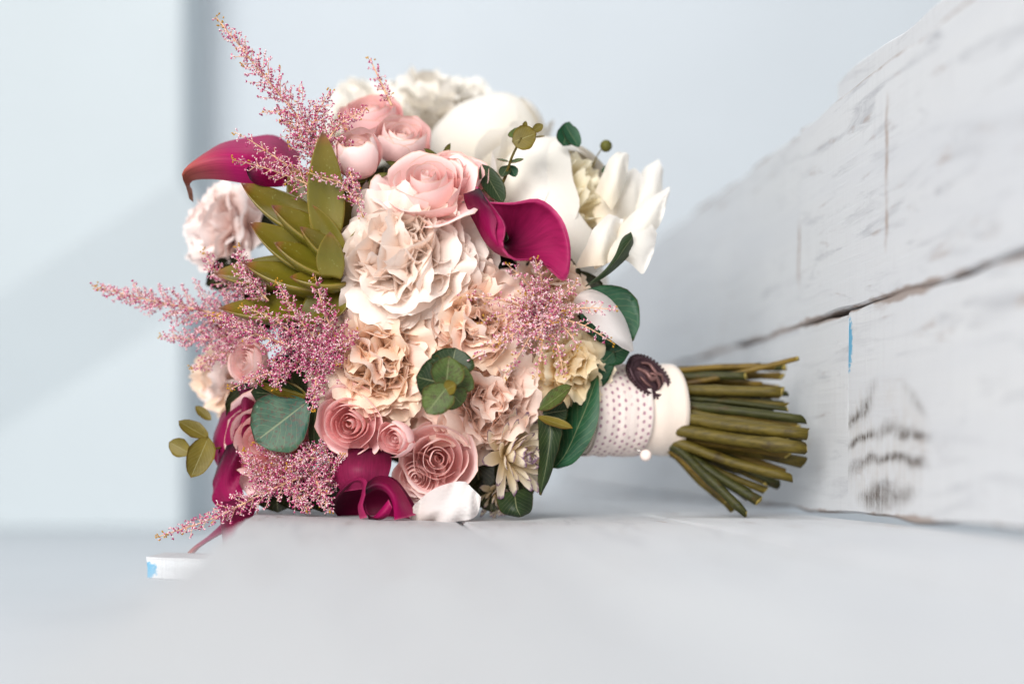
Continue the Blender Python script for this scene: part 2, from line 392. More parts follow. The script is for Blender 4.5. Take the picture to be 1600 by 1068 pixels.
# ------------------------------------------------------------------ setting: walls, floor, boards
def slab(name, x0, x1, y0, y1, z0, z1, mat, kind='structure', bevel=.004, rotz=0, parent=None):
    cx, cyy, cz = (x0 + x1) / 2, (y0 + y1) / 2, (z0 + z1) / 2
    hx, hy, hz = (x1 - x0) / 2, (y1 - y0) / 2, (z1 - z0) / 2
    import bmesh
    bm = bmesh.new(); bmesh.ops.create_cube(bm, size=2)
    for v in bm.verts: v.co = Vector((v.co.x * hx, v.co.y * hy, v.co.z * hz))
    bmesh.ops.bevel(bm, geom=bm.edges[:], offset=bevel, segments=2, affect='EDGES', profile=.5)
    me = bpy.data.meshes.new(name); bm.to_mesh(me); bm.free(); me.materials.append(mat)
    o = bpy.data.objects.new(name, me); C.objects.link(o); o.location = (cx, cyy, cz); o.rotation_euler = (0, 0, rotz)
    if parent: o.parent = parent
    if kind: o['kind'] = kind
    return o

slab('back_wall', -3.0, 3.0, 1.42, 1.48, -.8, 3.0, M['wall'])
slab('floor', -3.0, 3.0, -.85, 1.42, -.10, -.06, M['floor'])

# left: a white boxed post, with a raking board across its face
pe = P(285, 400, 1.25).x
post = slab('boxed_post', -1.5, pe, 1.25, 1.415, -.0595, 1.6, M['post'], kind=None)
tag(post, 'blurred white boxed post far behind the bouquet on the left', 'post')
a, b = P(-260, 612, 1.19), P(276, 268, 1.19)
dx, dz = b.x - a.x, b.z - a.z; L = math.hypot(dx, dz); ang = math.atan2(dz, dx)
def raking_board():
    V = []; w = .17
    # underside slopes back into the post so it sits in its own shade
    prof = [(0, 0.0), (0, -.010), (.062, -w), (.064, -w), (.064, 0.0)]
    for s in (0, L):
        for (yy, zz) in prof: V.append((s, yy, zz))
    n = len(prof)
    F = [(i, (i + 1) % n, n + (i + 1) % n, n + i) for i in range(n)] + [tuple(range(n))[::-1], tuple(range(n, 2 * n))]
    o = mk('raking_board', V, F, M['post'], smooth=False)
    o.location = (a.x, 1.19, a.z); o.rotation_euler = (0, -ang, 0)
    return tag(o, 'blurred white board slanting up to the right on the far left', 'board')
raking_board()

def board(name, x0, x1, z0, z1, thick, mat, seed, parent=None, edge=.0012, bev=.0016, warp=0.0, nx=60, end_jag=.0015):
    """rough-sawn board: x along, z across, y thickness (front face at y = 0)"""
    rs = random.Random(seed)
    ft, fb, fs, fe = fbm1(rs, 30), fbm1(rs, 30), fbm1(rs, 6, 2), fbm1(rs, 60)
    V = []; n = 8
    zmid = 6
    xs = np.linspace(x0, x1, nx + 1)
    sect_n = None
    for i, x in enumerate(xs):
        zt = z1 + ft(x) * edge; zb = z0 + fb(x) * edge; y = fs(x) * warp
        front = [(y + bev, zb), (y, zb + bev)] + [(y + math.sin(q * 9 + seed) * warp * .3, zb + bev + (zt - zb - 2 * bev) * q) for q in (.25, .5, .75)] + [(y, zt - bev), (y + bev, zt)]
        back = [(y + thick, zt), (y + thick, zb)]
        sec = front + back; sect_n = len(sec)
        for (yy, zz) in sec:
            xx = x
            if i == 0: xx += (fe(zz * 3) * .5 + .5) * end_jag
            if i == nx: xx -= (fe(zz * 3 + 5) * .5 + .5) * end_jag
            V.append((xx, yy, zz))
    F = grid_faces(nx, sect_n, True)
    F.append(tuple(range(sect_n))); F.append(tuple(range(nx * sect_n, (nx + 1) * sect_n))[::-1])
    o = mk(name, V, F, mat, parent, smooth=False)
    return o

# right: plank wall running away from the camera
WD = Vector((-.105, 1, 0)).normalized()
wall = bpy.data.objects.new('plank_wall', None); C.objects.link(wall)
wall.location = (.2200, 0, 0)
wall.rotation_euler = (0, 0, math.atan2(WD.y, WD.x))
tag(wall, 'rough white painted plank wall beside the stem ends on the right', 'wall')
# board-local x runs away from the camera, +y points to -X ... front face must look to -X, so thickness goes to +X (local -y)
def wboard(name, x0, x1, z0, z1, mat, seed, off=0.0, **kw):
    o = board(name, x0, x1, z0, z1, .02, mat, seed, parent=wall, **kw)
    o.scale = (1, -1, 1); o.location = (0, -off, 0)
    return o
W1 = wood_mat('wall_wood_a', 1, .35, arch=(-.030, .046, .080, .044), blue=(.0270, .113, .0065, .018), zedge=(.0035, .1345), tone=.88)
W2 = wood_mat('wall_wood_b', 2, .60, zedge=(.0035, .1340), tone=.88)
W3 = wood_mat('wall_wood_c', 3, .75, streak=1.1, crack=[(-.04, .16, .26, .004)], zedge=(.1356, .2760), tone=.88)
W4 = wood_mat('wall_wood_d', 4, .35, zedge=(.1352, .2750), crack=[(.137, .16, .22, .004)], tone=.88)
W5 = wood_mat('wall_wood_e', 5, .30, tone=.88)
wboard('plank', -.62, .0295, .0035, .1345, W1, 11, warp=.0006)
wboard('plank', .0310, 1.36, .0035, .1340, W2, 12, off=.0004, warp=.0006)
wboard('plank', -.62, .1290, .1356, .2760, W3, 13, off=-.0007, warp=.0006, edge=.0010)
wboard('plank', .1310, 1.36, .1352, .2750, W4, 14, off=.0006, warp=.0006)
wboard('plank', -.62, .115, .245, .306, W5, 15, off=.0225, edge=.0016)
bk = slab('backing_board', -.62, 1.35, -.0480, -.0445, .002, .24, M['bare'], kind=None, bevel=.001, parent=wall)

# bench top: planks running towards the camera
bench = bpy.data.objects.new('plank_bench', None); C.objects.link(bench)
bench.location = (0, 0, 0)
tag(bench, 'white painted plank bench top carrying the bouquet', 'bench')
T1 = wood_mat('bench_wood_a', 21, .85, streak=1.0, tone=.74); T2 = wood_mat('bench_wood_b', 22, .85, streak=1.0, tone=.78); T3 = wood_mat('bench_wood_c', 23, .85, streak=1.0, tone=.78)
def bboard(x_left, x_right, mat, seed, z=0.0, tilt=0.0, y0=-.80, y1=1.36, vp=566):
    # length along local x -> direction of the seam, width along local z -> world X, thickness down
    o = board('plank', y0, y1, 0, x_right - x_left, .022, mat, seed, parent=bench, warp=.0005, nx=70, edge=.0008)
    yaw = math.atan2((vp - 800) * S / D, 1.0)
    d = Vector((math.sin(yaw), math.cos(yaw), 0)); w = Vector((math.cos(yaw), -math.sin(yaw), -tilt)).normalized()
    nrm = d.cross(w).normalized()       # points down
    o.matrix_local = Matrix(((d.x, nrm.x, w.x, x_left), (d.y, nrm.y, w.y, 0), (d.z, nrm.z, w.z, z), (0, 0, 0, 1)))
    return o
bboard(-.164, -.0345, T1, 31, z=.0036, tilt=.030, vp=510)
bboard(-.0302, .1050, T2, 32, z=-.0002)
bboard(.1070, .2185, T3, 33, z=.0002)
# cross batten under the planks, its end showing with a daub of blue paint
TB = wood_mat('batten_wood', 24, .2, tone=.85, blue=(-.2255, -.0295, .007, .0055))
bt = board('batten', -.2265, .20, -.0362, -.0222, .05, TB, 35, edge=.0008, nx=30, parent=bench)
bt.location = (0, -.012, 0)

# ------------------------------------------------------------------ bouquet root
BL = P(990, 640, .075)
bouquet = bpy.data.objects.new('bridal_bouquet', None); C.objects.link(bouquet); bouquet.location = (BL.x, BL.y, 0)
tag(bouquet, 'pink, peach and white bridal bouquet lying on its side on the bench', 'bouquet')
BO = Vector((BL.x, BL.y, 0))
def rel(V): return [(v[0] - BO.x, v[1] - BO.y, v[2]) for v in V]

# dome of the flower head: front surface depth under a photo pixel
def yf(px, py):
    r2 = ((px - 655) * S) ** 2 + ((py - 470) * S) ** 2
    return .150 - math.sqrt(max(.160 ** 2 - r2, .0002))

def flower_root(name, px, py, y, n, roll, label, mat=None, rad=.006, depth=.02):
    """small green receptacle that carries the petals; local +Z looks out of the flower. n = (right, up, towards the camera)"""
    nv = Vector((n[0], -n[2], n[1])).normalized()
    q = nv.to_track_quat('Z', 'Y') @ Quaternion((0, 0, 1), roll)
    V = []; nn = 8
    prof = [(0.15, -2.2), (.35, -1.6), (1.0, -.9), (.9, -.3), (.15, 0)]
    for (r_, z_) in prof:
        for k in range(nn):
            a_ = 2 * PI * k / nn; V.append((rad * r_ * math.cos(a_), rad * r_ * math.sin(a_), z_ * rad - depth))
    F = grid_faces(len(prof) - 1, nn, True) + [tuple(range(nn))[::-1], tuple(range((len(prof) - 1) * nn, len(prof) * nn))]
    p = P(px, py, y) - BO
    o = mk(name, V, F, mat or M['sepal'], bouquet, loc=p, rot=q)
    o['label'] = label
    return o

def bez(P0, P1, P2, P3, t):
    a = 1 - t
    return tuple(a ** 3 * P0[i] + 3 * a * a * t * P1[i] + 3 * a * t * t * P2[i] + t ** 3 * P3[i] for i in (0, 1))

def petal_curve(curve, az, W, rs, wrap=1.0, nu=9, nv=10, base_w=.25, top=.35, ruf=0.0, rf=5, notch=0.0, nf=12, curl_edge=0.0, width_exp=.7, skew=0.0, rmin=.002, flat=None, mid_w=None):
    """petal whose centre line is (r, z) = curve(u) in the half plane at azimuth az; its width wraps round the axis"""
    fr, fn = fbm1(rs, rf, 2), fbm1(rs, nf, 2)
    fr2 = fbm1(rs, rf * .6, 2)
    V = []; UV = []
    ca, sa = math.cos(az), math.sin(az)
    for i in range(nu + 1):
        u = i / nu
        for j in range(nv + 1):
            v = 2 * j / nv - 1
            ue = u * (1 - top * abs(v) ** 2.6 * u) + notch * fn(v) * u ** 4
            ue = max(0, ue)
            r_, z_ = curve(min(ue, 1.12)); r2, z2 = curve(min(ue, 1.12) + .02)
            tr, tz = r2 - r_, z2 - z_; ln = math.hypot(tr, tz) or 1e-6; tr /= ln; tz /= ln
            nr, nz = -tz, tr        # towards the axis / upwards
            w = W * (base_w + (1 - base_w) * (ue ** width_exp))
            if mid_w is not None: w *= 1 - mid_w * max(0, ue - .6) ** 2 / .16
            R = flat if flat else max(r_ * wrap, rmin, w * .55)
            phi = v * w / R
            t_ = R * math.sin(phi); inn = R * (1 - math.cos(phi))
            off = ruf * (ue ** 1.8) * (fr(v) + .6 * fr2(v * 1.3 + ue * 2.2)) - curl_edge * abs(v) ** 3 * ue ** 3
            rr = r_ - inn + nr * off; zz = z_ + nz * off + skew * v * ue
            V.append((ca * rr - sa * t_, sa * rr + ca * t_, zz)); UV.append((u, v * .5 + .5))
    return V, grid_faces(nu, nv), UV

def poly_curve(th0, th1, L, p=1.0, r0=0.0, z0=0.0):
    n = 24; pts = [(r0, z0)]; 
    for i in range(n + 4):
        u = (i + .5) / n; th = th0 + (th1 - th0) * min(u, 1.2) ** p
        pts.append((pts[-1][0] + L / n * math.sin(th), pts[-1][1] + L / n * math.cos(th)))
    def f(u):
        x = max(0, u) * n; i = min(int(x), n + 2); t = x - i
        return (pts[i][0] * (1 - t) + pts[i + 1][0] * t, pts[i][1] * (1 - t) + pts[i + 1][1] * t)
    return f

GA = 2.399963

def twist(V, ang):
    a = Vector(V[0]); m = len(V); b = Vector(V[m - 1])
    w = int(round(math.sqrt(m)))
    ax = Vector((0, 0, 0))
    for q in V[-6:]: ax += Vector(q)
    ax = (ax / 6 - a).normalized()
    R = Matrix.Rotation(ang, 3, ax)
    return [R @ (Vector(q) - a) + a for q in V]

def rose(px, py, y, r, n, seed, mat, label, N=18, cup=0.0, openk=1.0, roll=0.0, name='rose', zmin=None):
    """r in photo pixels"""
    rs = random.Random(seed); k = K(y) * r * 1.1
    root = flower_root(name, px, py, y, n, roll, label, depth=k * .75, rad=k * .2)
    sq = rs.uniform(.0, 6.28)
    for i in range(N):
        t = i / (N - 1)
        rr = k * (.05 + .80 * t ** .85 * openk) * rs.uniform(.94, 1.06)
        zr = k * (.34 - .05 * t + cup * t * .5 - (.42 - cup * .4) * max(0, t - .55) ** 1.2 * 1.6) + k * rs.uniform(-.035, .035)
        curl = max(0, t - .30) * .55 * (1 - cup) * openk
        P0, P1 = (.02 * k, -.75 * k), (rr * 1.25 + .1 * k, -.62 * k)
        P2 = (rr * (1.02 + .1 * cup), zr - .16 * k); P3 = (rr * (1 + curl - cup * .30 * t), zr - curl * k * .22 + .02 * k)
        cv = lambda u, P0=P0, P1=P1, P2=P2, P3=P3: bez(P0, P1, P2, P3, u)
        az = i * GA + rs.uniform(-.25, .25) + sq
        half = rr * (1.9 - .95 * t) + .05 * k
        V, F, UV = petal_curve(cv, az, half, rs, wrap=1.06, nu=9, nv=10, base_w=.35, top=.16 + .12 * t, ruf=k * (.014 + .03 * t), rf=3.2, notch=.012 + .02 * t, nf=7, curl_edge=k * .22 * max(0, t - .3) * (1 - cup), width_exp=.6, rmin=.0006, skew=k * rs.uniform(-.05, .05))
        mk('petal', V, F, mat, root, UV)
    return root

def ruffled(px, py, y, r, n, seed, mats, label, N=46, spread=1.25, name='carnation', notch=.026, ruf=.06, guard=8, Lvar=.10, roll=0, wide=.50, gmat=None, base_deep=.25, flat=.55):
    rs = random.Random(seed); k = K(y) * r * 1.18
    root = flower_root(name, px, py, y, n, roll, label, depth=k * .5, rad=k * .16)
    for i in range(N):
        t = (i + .5) / N
        th = spread * t ** .62
        az = i * GA + rs.uniform(-.35, .35)
        L = k * (1.0 + base_deep) * rs.uniform(1 - Lvar, 1 + Lvar * .5) * (1 - .05 * t) * (.80 if i % 3 == 2 else 1.0)
        if t < .28: bendv = rs.choice((-1, 1)) * rs.uniform(.5, 1.35)
        elif t < .55: bendv = rs.uniform(.25, 1.3) * (1 if rs.random() < .7 else -1)
        else: bendv = rs.uniform(.2, 1.0)
        cv = poly_curve(max(-.1, th * .72 + rs.uniform(-.15, .15)), th + bendv, L, 2.6, 0, -k * base_deep)
        W = k * wide * rs.uniform(.8, 1.3)
        m = mats[rs.randrange(len(mats))]
        V, F, UV = petal_curve(cv, az, W, rs, wrap=1, flat=k * rs.uniform(flat, flat * 3), nu=10, nv=22, base_w=.14, top=.20, ruf=k * ruf * rs.uniform(.7, 1.5), rf=rs.uniform(3.0, 5.5), notch=notch * rs.uniform(.5, 1.3), nf=rs.uniform(9, 15), width_exp=.75)
        mk('petal', twist(V, rs.gauss(0, .38)), F, m, root, UV)
    for i in range(N // 2):          # shorter petals packed between the long ones
        t = (i + .5) / (N // 2); th = spread * .85 * t ** .75; az = i * GA + 1.1
        cv = poly_curve(th * .7, th + rs.uniform(-.9, .6), k * (1 + base_deep) * rs.uniform(.74, .92), 2.0, 0, -k * base_deep)
        V, F, UV = petal_curve(cv, az, k * wide * rs.uniform(.7, 1.1), rs, flat=k * rs.uniform(flat, flat * 2), nu=7, nv=14, base_w=.14, top=.2, ruf=k * ruf * rs.uniform(.8, 1.5), rf=rs.uniform(3, 5.5), notch=notch, nf=15, width_exp=.75)
        mk('petal', twist(V, rs.gauss(0, .45)), F, mats[rs.randrange(len(mats))], root, UV)
    for i in range(guard):
        az = i * 2 * PI / max(guard, 1) + rs.uniform(-.3, .3)
        th = spread * rs.uniform(.95, 1.12)
        cv = poly_curve(th * .8, th + rs.uniform(-.1, .45), k * 1.25 * rs.uniform(.92, 1.08), 1.6, 0, -k * base_deep)
        V, F, UV = petal_curve(cv, az, k * .62 * rs.uniform(.85, 1.15), rs, flat=k * rs.uniform(.7, 1.6), nu=9, nv=18, base_w=.14, top=.28, ruf=k * ruf * .8, rf=3.5, notch=notch * .7, nf=15, width_exp=.8)
        mk('petal', V, F, gmat or mats[0], root, UV)
    return root

def globe_peony(px, py, y, r, n, seed, mat, heart, label, roll=0, outer=7, guard=5, inner=26, mouth=.55, name='peony'):
    rs = random.Random(seed); k = K(y) * r
    root = flower_root(name, px, py, y, n, roll, label, depth=k * .95, rad=k * .14)
    for i in range(inner):
        t = (i + .5) / inner; th = .85 * t ** .6; az = i * GA
        cv = poly_curve(th * .8, th + rs.uniform(-.5, .3), k * rs.uniform(1.15, 1.42), 1.6, 0, -k * .62)
        V, F, UV = petal_curve(cv, az, k * .34 * rs.uniform(.8, 1.2), rs, flat=k * rs.uniform(.4, 1.0), nu=8, nv=12, base_w=.15, top=.25, ruf=k * .05, rf=4.5, notch=.05, nf=13, width_exp=.8)
        mk('petal', V, F, heart, root, UV)
    for i in range(outer):
        lay = i / outer
        az = i * GA * 1.0 + rs.uniform(-.15, .15)
        q = 1 + .035 * lay
        zt = k * (.70 - .28 * lay) * rs.uniform(.92, 1.08); rt = k * (mouth + .28 * lay)
        P0, P1, P2, P3 = (.03 * k, -.98 * k), (1.25 * k * q, -1.02 * k), (1.30 * k * q, .45 * k), (rt, zt)
        cv = lambda u, a=P0, b=P1, c=P2, d=P3: bez(a, b, c, d, u)
        V, F, UV = petal_curve(cv, az, k * 1.15 * rs.uniform(.9, 1.1), rs, wrap=1.02, nu=12, nv=14, base_w=.2, top=.26, ruf=k * .016, rf=2.6, notch=.007, nf=5, width_exp=.55, rmin=k * .3, mid_w=.18)
        mk('petal', V, F, mat, root, UV)
    for i in range(guard):
        az = i * 2 * PI / max(guard, 1) + rs.uniform(-.4, .4)
        cv = poly_curve(1.35, .55 + rs.uniform(-.1, .7), k * 1.75 * rs.uniform(.9, 1.1), 1.2, 0, -k * .95)
        V, F, UV = petal_curve(cv, az, k * .72 * rs.uniform(.85, 1.15), rs, flat=k * rs.uniform(.7, 1.2), nu=10, nv=12, base_w=.15, top=.3, ruf=k * .04, rf=3, notch=.015, nf=6, width_exp=.7)
        mk('petal', V, F, mat, root, UV)
    return root

def ribbon(name, A, B, bulge, mat, parent=bouquet, nu=16, nv=8, seed=0, ruf=0.0, rf=5, label=None, side=1, uvflip=False, edge_amp=0.0):
    """surface between two traced edges given as (px, py, depth); bulges towards the camera by `bulge` metres"""
    rs = random.Random(seed); f1 = fbm1(rs, rf); f2 = fbm1(rs, 9)
    a = catmull([P(*q) for q in A], nu + 1); b = catmull([P(*q) for q in B], nu + 1)
    V = []; UV = []
    for i in range(nu + 1):
        u = i / nu
        for j in range(nv + 1):
            s = j / nv
            p = a[i] * (1 - s) + b[i] * s
            p = p + (b[i] - a[i]) * edge_amp * f2(u) * (s - .5)
            o = bulge * math.sin(PI * s) * (.35 + .65 * math.sin(PI * min(1, u * .9 + .1))) + ruf * f1(u * 1.0 + s * .6) * (abs(s - .5) * 2)
            V.append((p[0], p[1] - o, p[2])); UV.append(((1 - u) if uvflip else u, s))
    o = mk(name, rel(V), grid_faces(nu, nv), mat, parent, UV)
    if label: o['label'] = label
    return o

def leaf(name, base, tip, width, nrm, mat, parent=bouquet, fold=.2, bend=.1, shape=.5, nu=10, nv=8, seed=0, label=None, wav=.03, thick=.0004):
    """base, tip = (px, py, y); width in photo px (full); nrm = (right, up, towards camera)"""
    rs = random.Random(seed * 7 + 3); fw = fbm1(rs, 5)
    b, t = P(*base), P(*tip); ax = t - b; L = ax.length; ax.normalize()
    n = Vector((nrm[0], -nrm[2], nrm[1])); n = (n - ax * n.dot(ax)).normalized()
    sd = ax.cross(n)
    w = width * K(base[2]) / 2
    V = []; UV = []
    for i in range(nu + 1):
        u = i / nu
        # shape < .5 widest near the base, > .5 near the tip
        e = math.log(.5) / math.log(min(max(shape, .2), .8))
        prof = max(0.0, math.sin(PI * (u ** e))) ** .62
        for j in range(nv + 1):
            v = 2 * j / nv - 1
            p = b + ax * (u * L) + sd * (v * w * prof * (1 + wav * fw(u * 2 + v))) 
            p = p + n * (fold * abs(v) ** 1.4 * w * prof + bend * L * (u - u * u * 1.0) * (-1) + wav * w * fw(u * 3 + v * 2) * abs(v))
            V.append(p); UV.append((u, v * .5 + .5))
    m = len(V)
    for p in V[:m]: V.append(p - n * thick); 
    UV += UV[:m]
    F = grid_faces(nu, nv); F2 = [tuple(m + q for q in f[::-1]) for f in F]
    rim = [j for j in range(nv + 1)] + [(i * (nv + 1) + nv) for i in range(1, nu + 1)] + [nu * (nv + 1) + j for j in range(nv - 1, -1, -1)] + [i * (nv + 1) for i in range(nu - 1, 0, -1)]
    F3 = [(rim[k], rim[(k + 1) % len(rim)], m + rim[(k + 1) % len(rim)], m + rim[k]) for k in range(len(rim))]
    o = mk(name, rel(V), F + F2 + F3, mat, parent, UV)
    if label: o['label'] = label
    return o

def tube(path, rad, nseg=8, cap=True, rs=None, wob=0.0, V=None, F=None, up=None):
    """returns verts/faces of a tube through path (list of Vectors); rad number or list"""
    V = [] if V is None else V; F = [] if F is None else F
    base = len(V); m = len(path)
    prev = None
    for i, p in enumerate(path):
        d = (path[min(i + 1, m - 1)] - path[max(i - 1, 0)]).normalized()
        a = Vector((0, 0, 1)) if abs(d.z) < .9 else Vector((1, 0, 0))
        s = d.cross(a).normalized(); t = d.cross(s)
        r = rad[i] if isinstance(rad, (list, tuple)) else rad
        for k in range(nseg):
            an = 2 * PI * k / nseg
            rr = r * (1 + (wob * rs.uniform(-1, 1) if rs else 0))
            V.append(p + s * (rr * math.cos(an)) + t * (rr * math.sin(an)))
    for i in range(m - 1):
        for k in range(nseg):
            k2 = (k + 1) % nseg
            F.append((base + i * nseg + k, base + i * nseg + k2, base + (i + 1) * nseg + k2, base + (i + 1) * nseg + k))
    if cap:
        F.append(tuple(base + k for k in range(nseg))[::-1]); F.append(tuple(base + (m - 1) * nseg + k for k in range(nseg)))
    return V, F

def cpath(pts, n): return [Vector(q) for q in catmull([P(*q) for q in pts], n)]

#@FLOWERS
# ------------------------------------------------------------------ dark filler inside the head, coloured so gaps read as shade
rs = random.Random(99)
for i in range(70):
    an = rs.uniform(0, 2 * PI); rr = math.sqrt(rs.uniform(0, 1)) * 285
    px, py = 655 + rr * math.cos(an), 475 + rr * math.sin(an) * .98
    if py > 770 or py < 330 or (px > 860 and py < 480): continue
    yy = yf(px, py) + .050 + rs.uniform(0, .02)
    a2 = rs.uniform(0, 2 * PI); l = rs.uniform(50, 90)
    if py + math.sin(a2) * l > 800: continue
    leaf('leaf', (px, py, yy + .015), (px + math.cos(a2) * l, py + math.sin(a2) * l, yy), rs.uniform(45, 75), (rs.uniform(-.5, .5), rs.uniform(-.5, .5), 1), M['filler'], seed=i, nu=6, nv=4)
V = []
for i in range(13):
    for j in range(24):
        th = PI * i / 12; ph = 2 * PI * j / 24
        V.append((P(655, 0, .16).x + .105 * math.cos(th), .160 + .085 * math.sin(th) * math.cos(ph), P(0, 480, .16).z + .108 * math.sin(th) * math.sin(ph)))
mk('gap_shade_core', rel(V), grid_faces(12, 24, True), M['filler'], bouquet)  # added dark ellipsoid standing in for shade between the flowers

# ------------------------------------------------------------------ peonies, carnations
ruffled(636, 412, yf(632, 408) + .043, 108, (-.10, .12, 1), 1, [M['blush_white']], 'full white and blush peony at the centre of the bouquet', N=88, spread=1.45, name='peony', notch=.014, ruf=.06, guard=11, wide=.50)
ruffled(600, 566, yf(598, 575) + .044, 92, (-.15, -.12, 1), 2, [M['peach'], M['peach'], M['peach_pink']], 'peach carnation below the white peony and right of the pink plume', N=74, spread=1.4, guard=7)
ruffled(738, 512, yf(728, 505) + .046, 88, (.12, .05, 1), 3, [M['peach_pink'], M['peach']], 'peach carnation above the round eucalyptus sprig', N=72, spread=1.4, guard=7)
ruffled(752, 618, yf(752, 618) + .044, 90, (.25, -.15, 1), 4, [M['peach_pink']], 'blush carnation right of the round eucalyptus sprig', N=72, spread=1.4, guard=7)
ruffled(885, 575, yf(885, 575) + .025, 58, (.55, -.05, .8), 5, [M['cream']], 'small cream yellow carnation beside the ribbon wrap', N=30, spread=1.3, guard=6, wide=.5)
ruffled(856, 462, yf(838, 440) + .050, 56, (.45, .2, .9), 6, [M['peach']], 'peach carnation half hidden behind the right pink plume', N=34, spread=1.4, guard=7)
ruffled(362, 362, .125, 66, (-.75, .15, .6), 7, [M['pale_pink']], 'blurred pale pink carnation at the far left behind the succulent', N=40, spread=1.5, guard=6)
ruffled(372, 590, .120, 58, (-.8, .0, .6), 8, [M['peach'], M['pale_pink']], 'blurred peach carnation at the far left under the plume', N=34, spread=1.5, guard=6)
gp = globe_peony(878, 326, yf(872, 318) + .070, 104, (.74, .34, .54), 11, M['white'], M['white_heart'], 'creamy white globe peony behind the magenta calla', roll=.6)
ruffled(722, 190, .215, 62, (.1, .8, .4), 15, [M['white']], 'blurred white petals standing up behind the smooth globe peony', N=30, spread=1.4, name='peony', notch=.03, guard=6)
globe_peony(758, 224, .155, 86, (-.35, .85, .0), 12, M['white'], M['white'], 'blurred white peony at the top of the bouquet', roll=.2)
ruffled(575, 196, .200, 62, (-.3, .8, .4), 14, [M['white']], 'blurred ruffled white peony at the top left behind the roses', N=30, spread=1.5, name='peony', notch=.03, guard=8)
ruffled(668, 208, .190, 82, (-.1, .8, .4), 13, [M['white']], 'blurred ruffled white peony at the top between the roses and the globe', N=40, spread=1.5, name='peony', notch=.04, guard=8)

# ------------------------------------------------------------------ roses
rose(668, 286, yf(662, 300) + .008, 56, (-.05, .68, .80), 21, M['rose_pale'], 'open pink rose just above the white peony', openk=1.3, N=16)
rose(708, 270, yf(702, 272) + .018, 52, (.10, .70, .75), 22, M['rose'], 'pink rose tucked behind the open rose', openk=.95)
rose(630, 222, yf(630, 222) + .028, 48, (.10, .65, .75), 23, M['rose_pale'], 'cupped pink rose above the pair of open roses', cup=.55, openk=.95)
rose(558, 246, yf(558, 246) + .000, 42, (-.05, .75, .65), 24, M['rose_pale'], 'closed round pink rosebud right of the tall succulent leaf', cup=.95, openk=.95)
rose(580, 185, yf(580, 185) + .040, 52, (-.10, .75, .6), 25, M['rose'], 'pink rose at the back behind the closed bud', cup=.3)
rose(547, 662, yf(545, 662) + .000, 51, (-.05, -.10, 1), 26, M['rose'], 'pink rose left of the small round bud', openk=1.0)
rose(684, 716, yf(686, 716) - .002, 57, (.05, .0, 1), 27, M['rose_pale'], 'pale pink rose above the white satin petal', openk=1.02)
rose(620, 684, yf(620, 684) - .006, 30, (-.35, -.15, .9), 28, M['rose'], 'small closed pink rosebud between two roses', cup=.7, N=16)
rose(650, 744, yf(652, 742) - .004, 34, (.0, -.25, .9), 29, M['rose_pale'], 'little open pink rose beside the folded calla', N=18, openk=1.1)
rose(414, 690, .036, 70, (-.35, .0, .9), 30, M['rose'], 'large pink rose under the big green leaf', openk=1.05)
rose(388, 568, yf(388, 568) + .012, 36, (-.5, .1, .8), 31, M['rose_pale'], 'small pink rose at the left beneath the plume', cup=.3, N=20)
rose(772, 300, yf(772, 300) + .030, 18, (.1, .5, .8), 32, M['rose'], 'tiny pink rosebud beside the magenta calla', cup=.7, N=12)

# sepals and little green bits round the rose buds
def sepals(px, py, y, r, n, seed, cnt=5, root_label=None):
    rs_ = random.Random(seed)
    for i in range(cnt):
        an = i * 2 * PI / cnt + rs_.uniform(-.3, .3)
        leaf('sepal', (px, py, y + .008), (px + r * math.cos(an), py + r * math.sin(an) * .8, y + .004), r * .26, (math.cos(an) * .3, -math.sin(an) * .3, 1), M['sepal'], seed=seed + i, nu=6, nv=4, bend=.2)
sepals(578, 276, yf(578, 276) + .004, 30, None, 1)
sepals(634, 262, yf(634, 262) + .012, 34, None, 2)
sepals(690, 250, yf(690, 250) + .018, 36, None, 3)
sepals(640, 700, yf(640, 700) + .012, 34, None, 4)
sepals(600, 705, yf(600, 705) + .014, 34, None, 5)

# ------------------------------------------------------------------ chrysanthemum
def chrysanthemum(px, py, y, r, n, seed, label):
    rs_ = random.Random(seed); k = K(y) * r
    root = flower_root('chrysanthemum', px, py, y, n, 0, label, depth=k * .3, rad=k * .16)
    for i in range(44):
        t = (i + .5) / 44; th = 1.75 * t ** .7; az = i * GA
        cv = poly_curve(th * .8, th - .55 + rs_.uniform(-.2, .2), k * (.75 + .35 * t), 1.4, 0, -k * .15)
        V, F, UV = petal_curve(cv, az, k * .19 * rs_.uniform(.85, 1.2), rs_, flat=k * .17, nu=8, nv=6, base_w=.3, top=.3, ruf=k * .006, rf=3, notch=.03, nf=6, width_exp=.6)
        mk('petal', V, F, M['chrys'], root, UV)
    return root
chrysanthemum(798, 712, yf(800, 700) + .004, 78, (.75, -.05, .7), 41, 'cream chrysanthemum with purple petal edges at the lower right')
chrysanthemum(776, 772, yf(775, 762) + .004, 42, (.45, -.55, .7), 42, 'lower cream and purple chrysanthemum touching the bench')

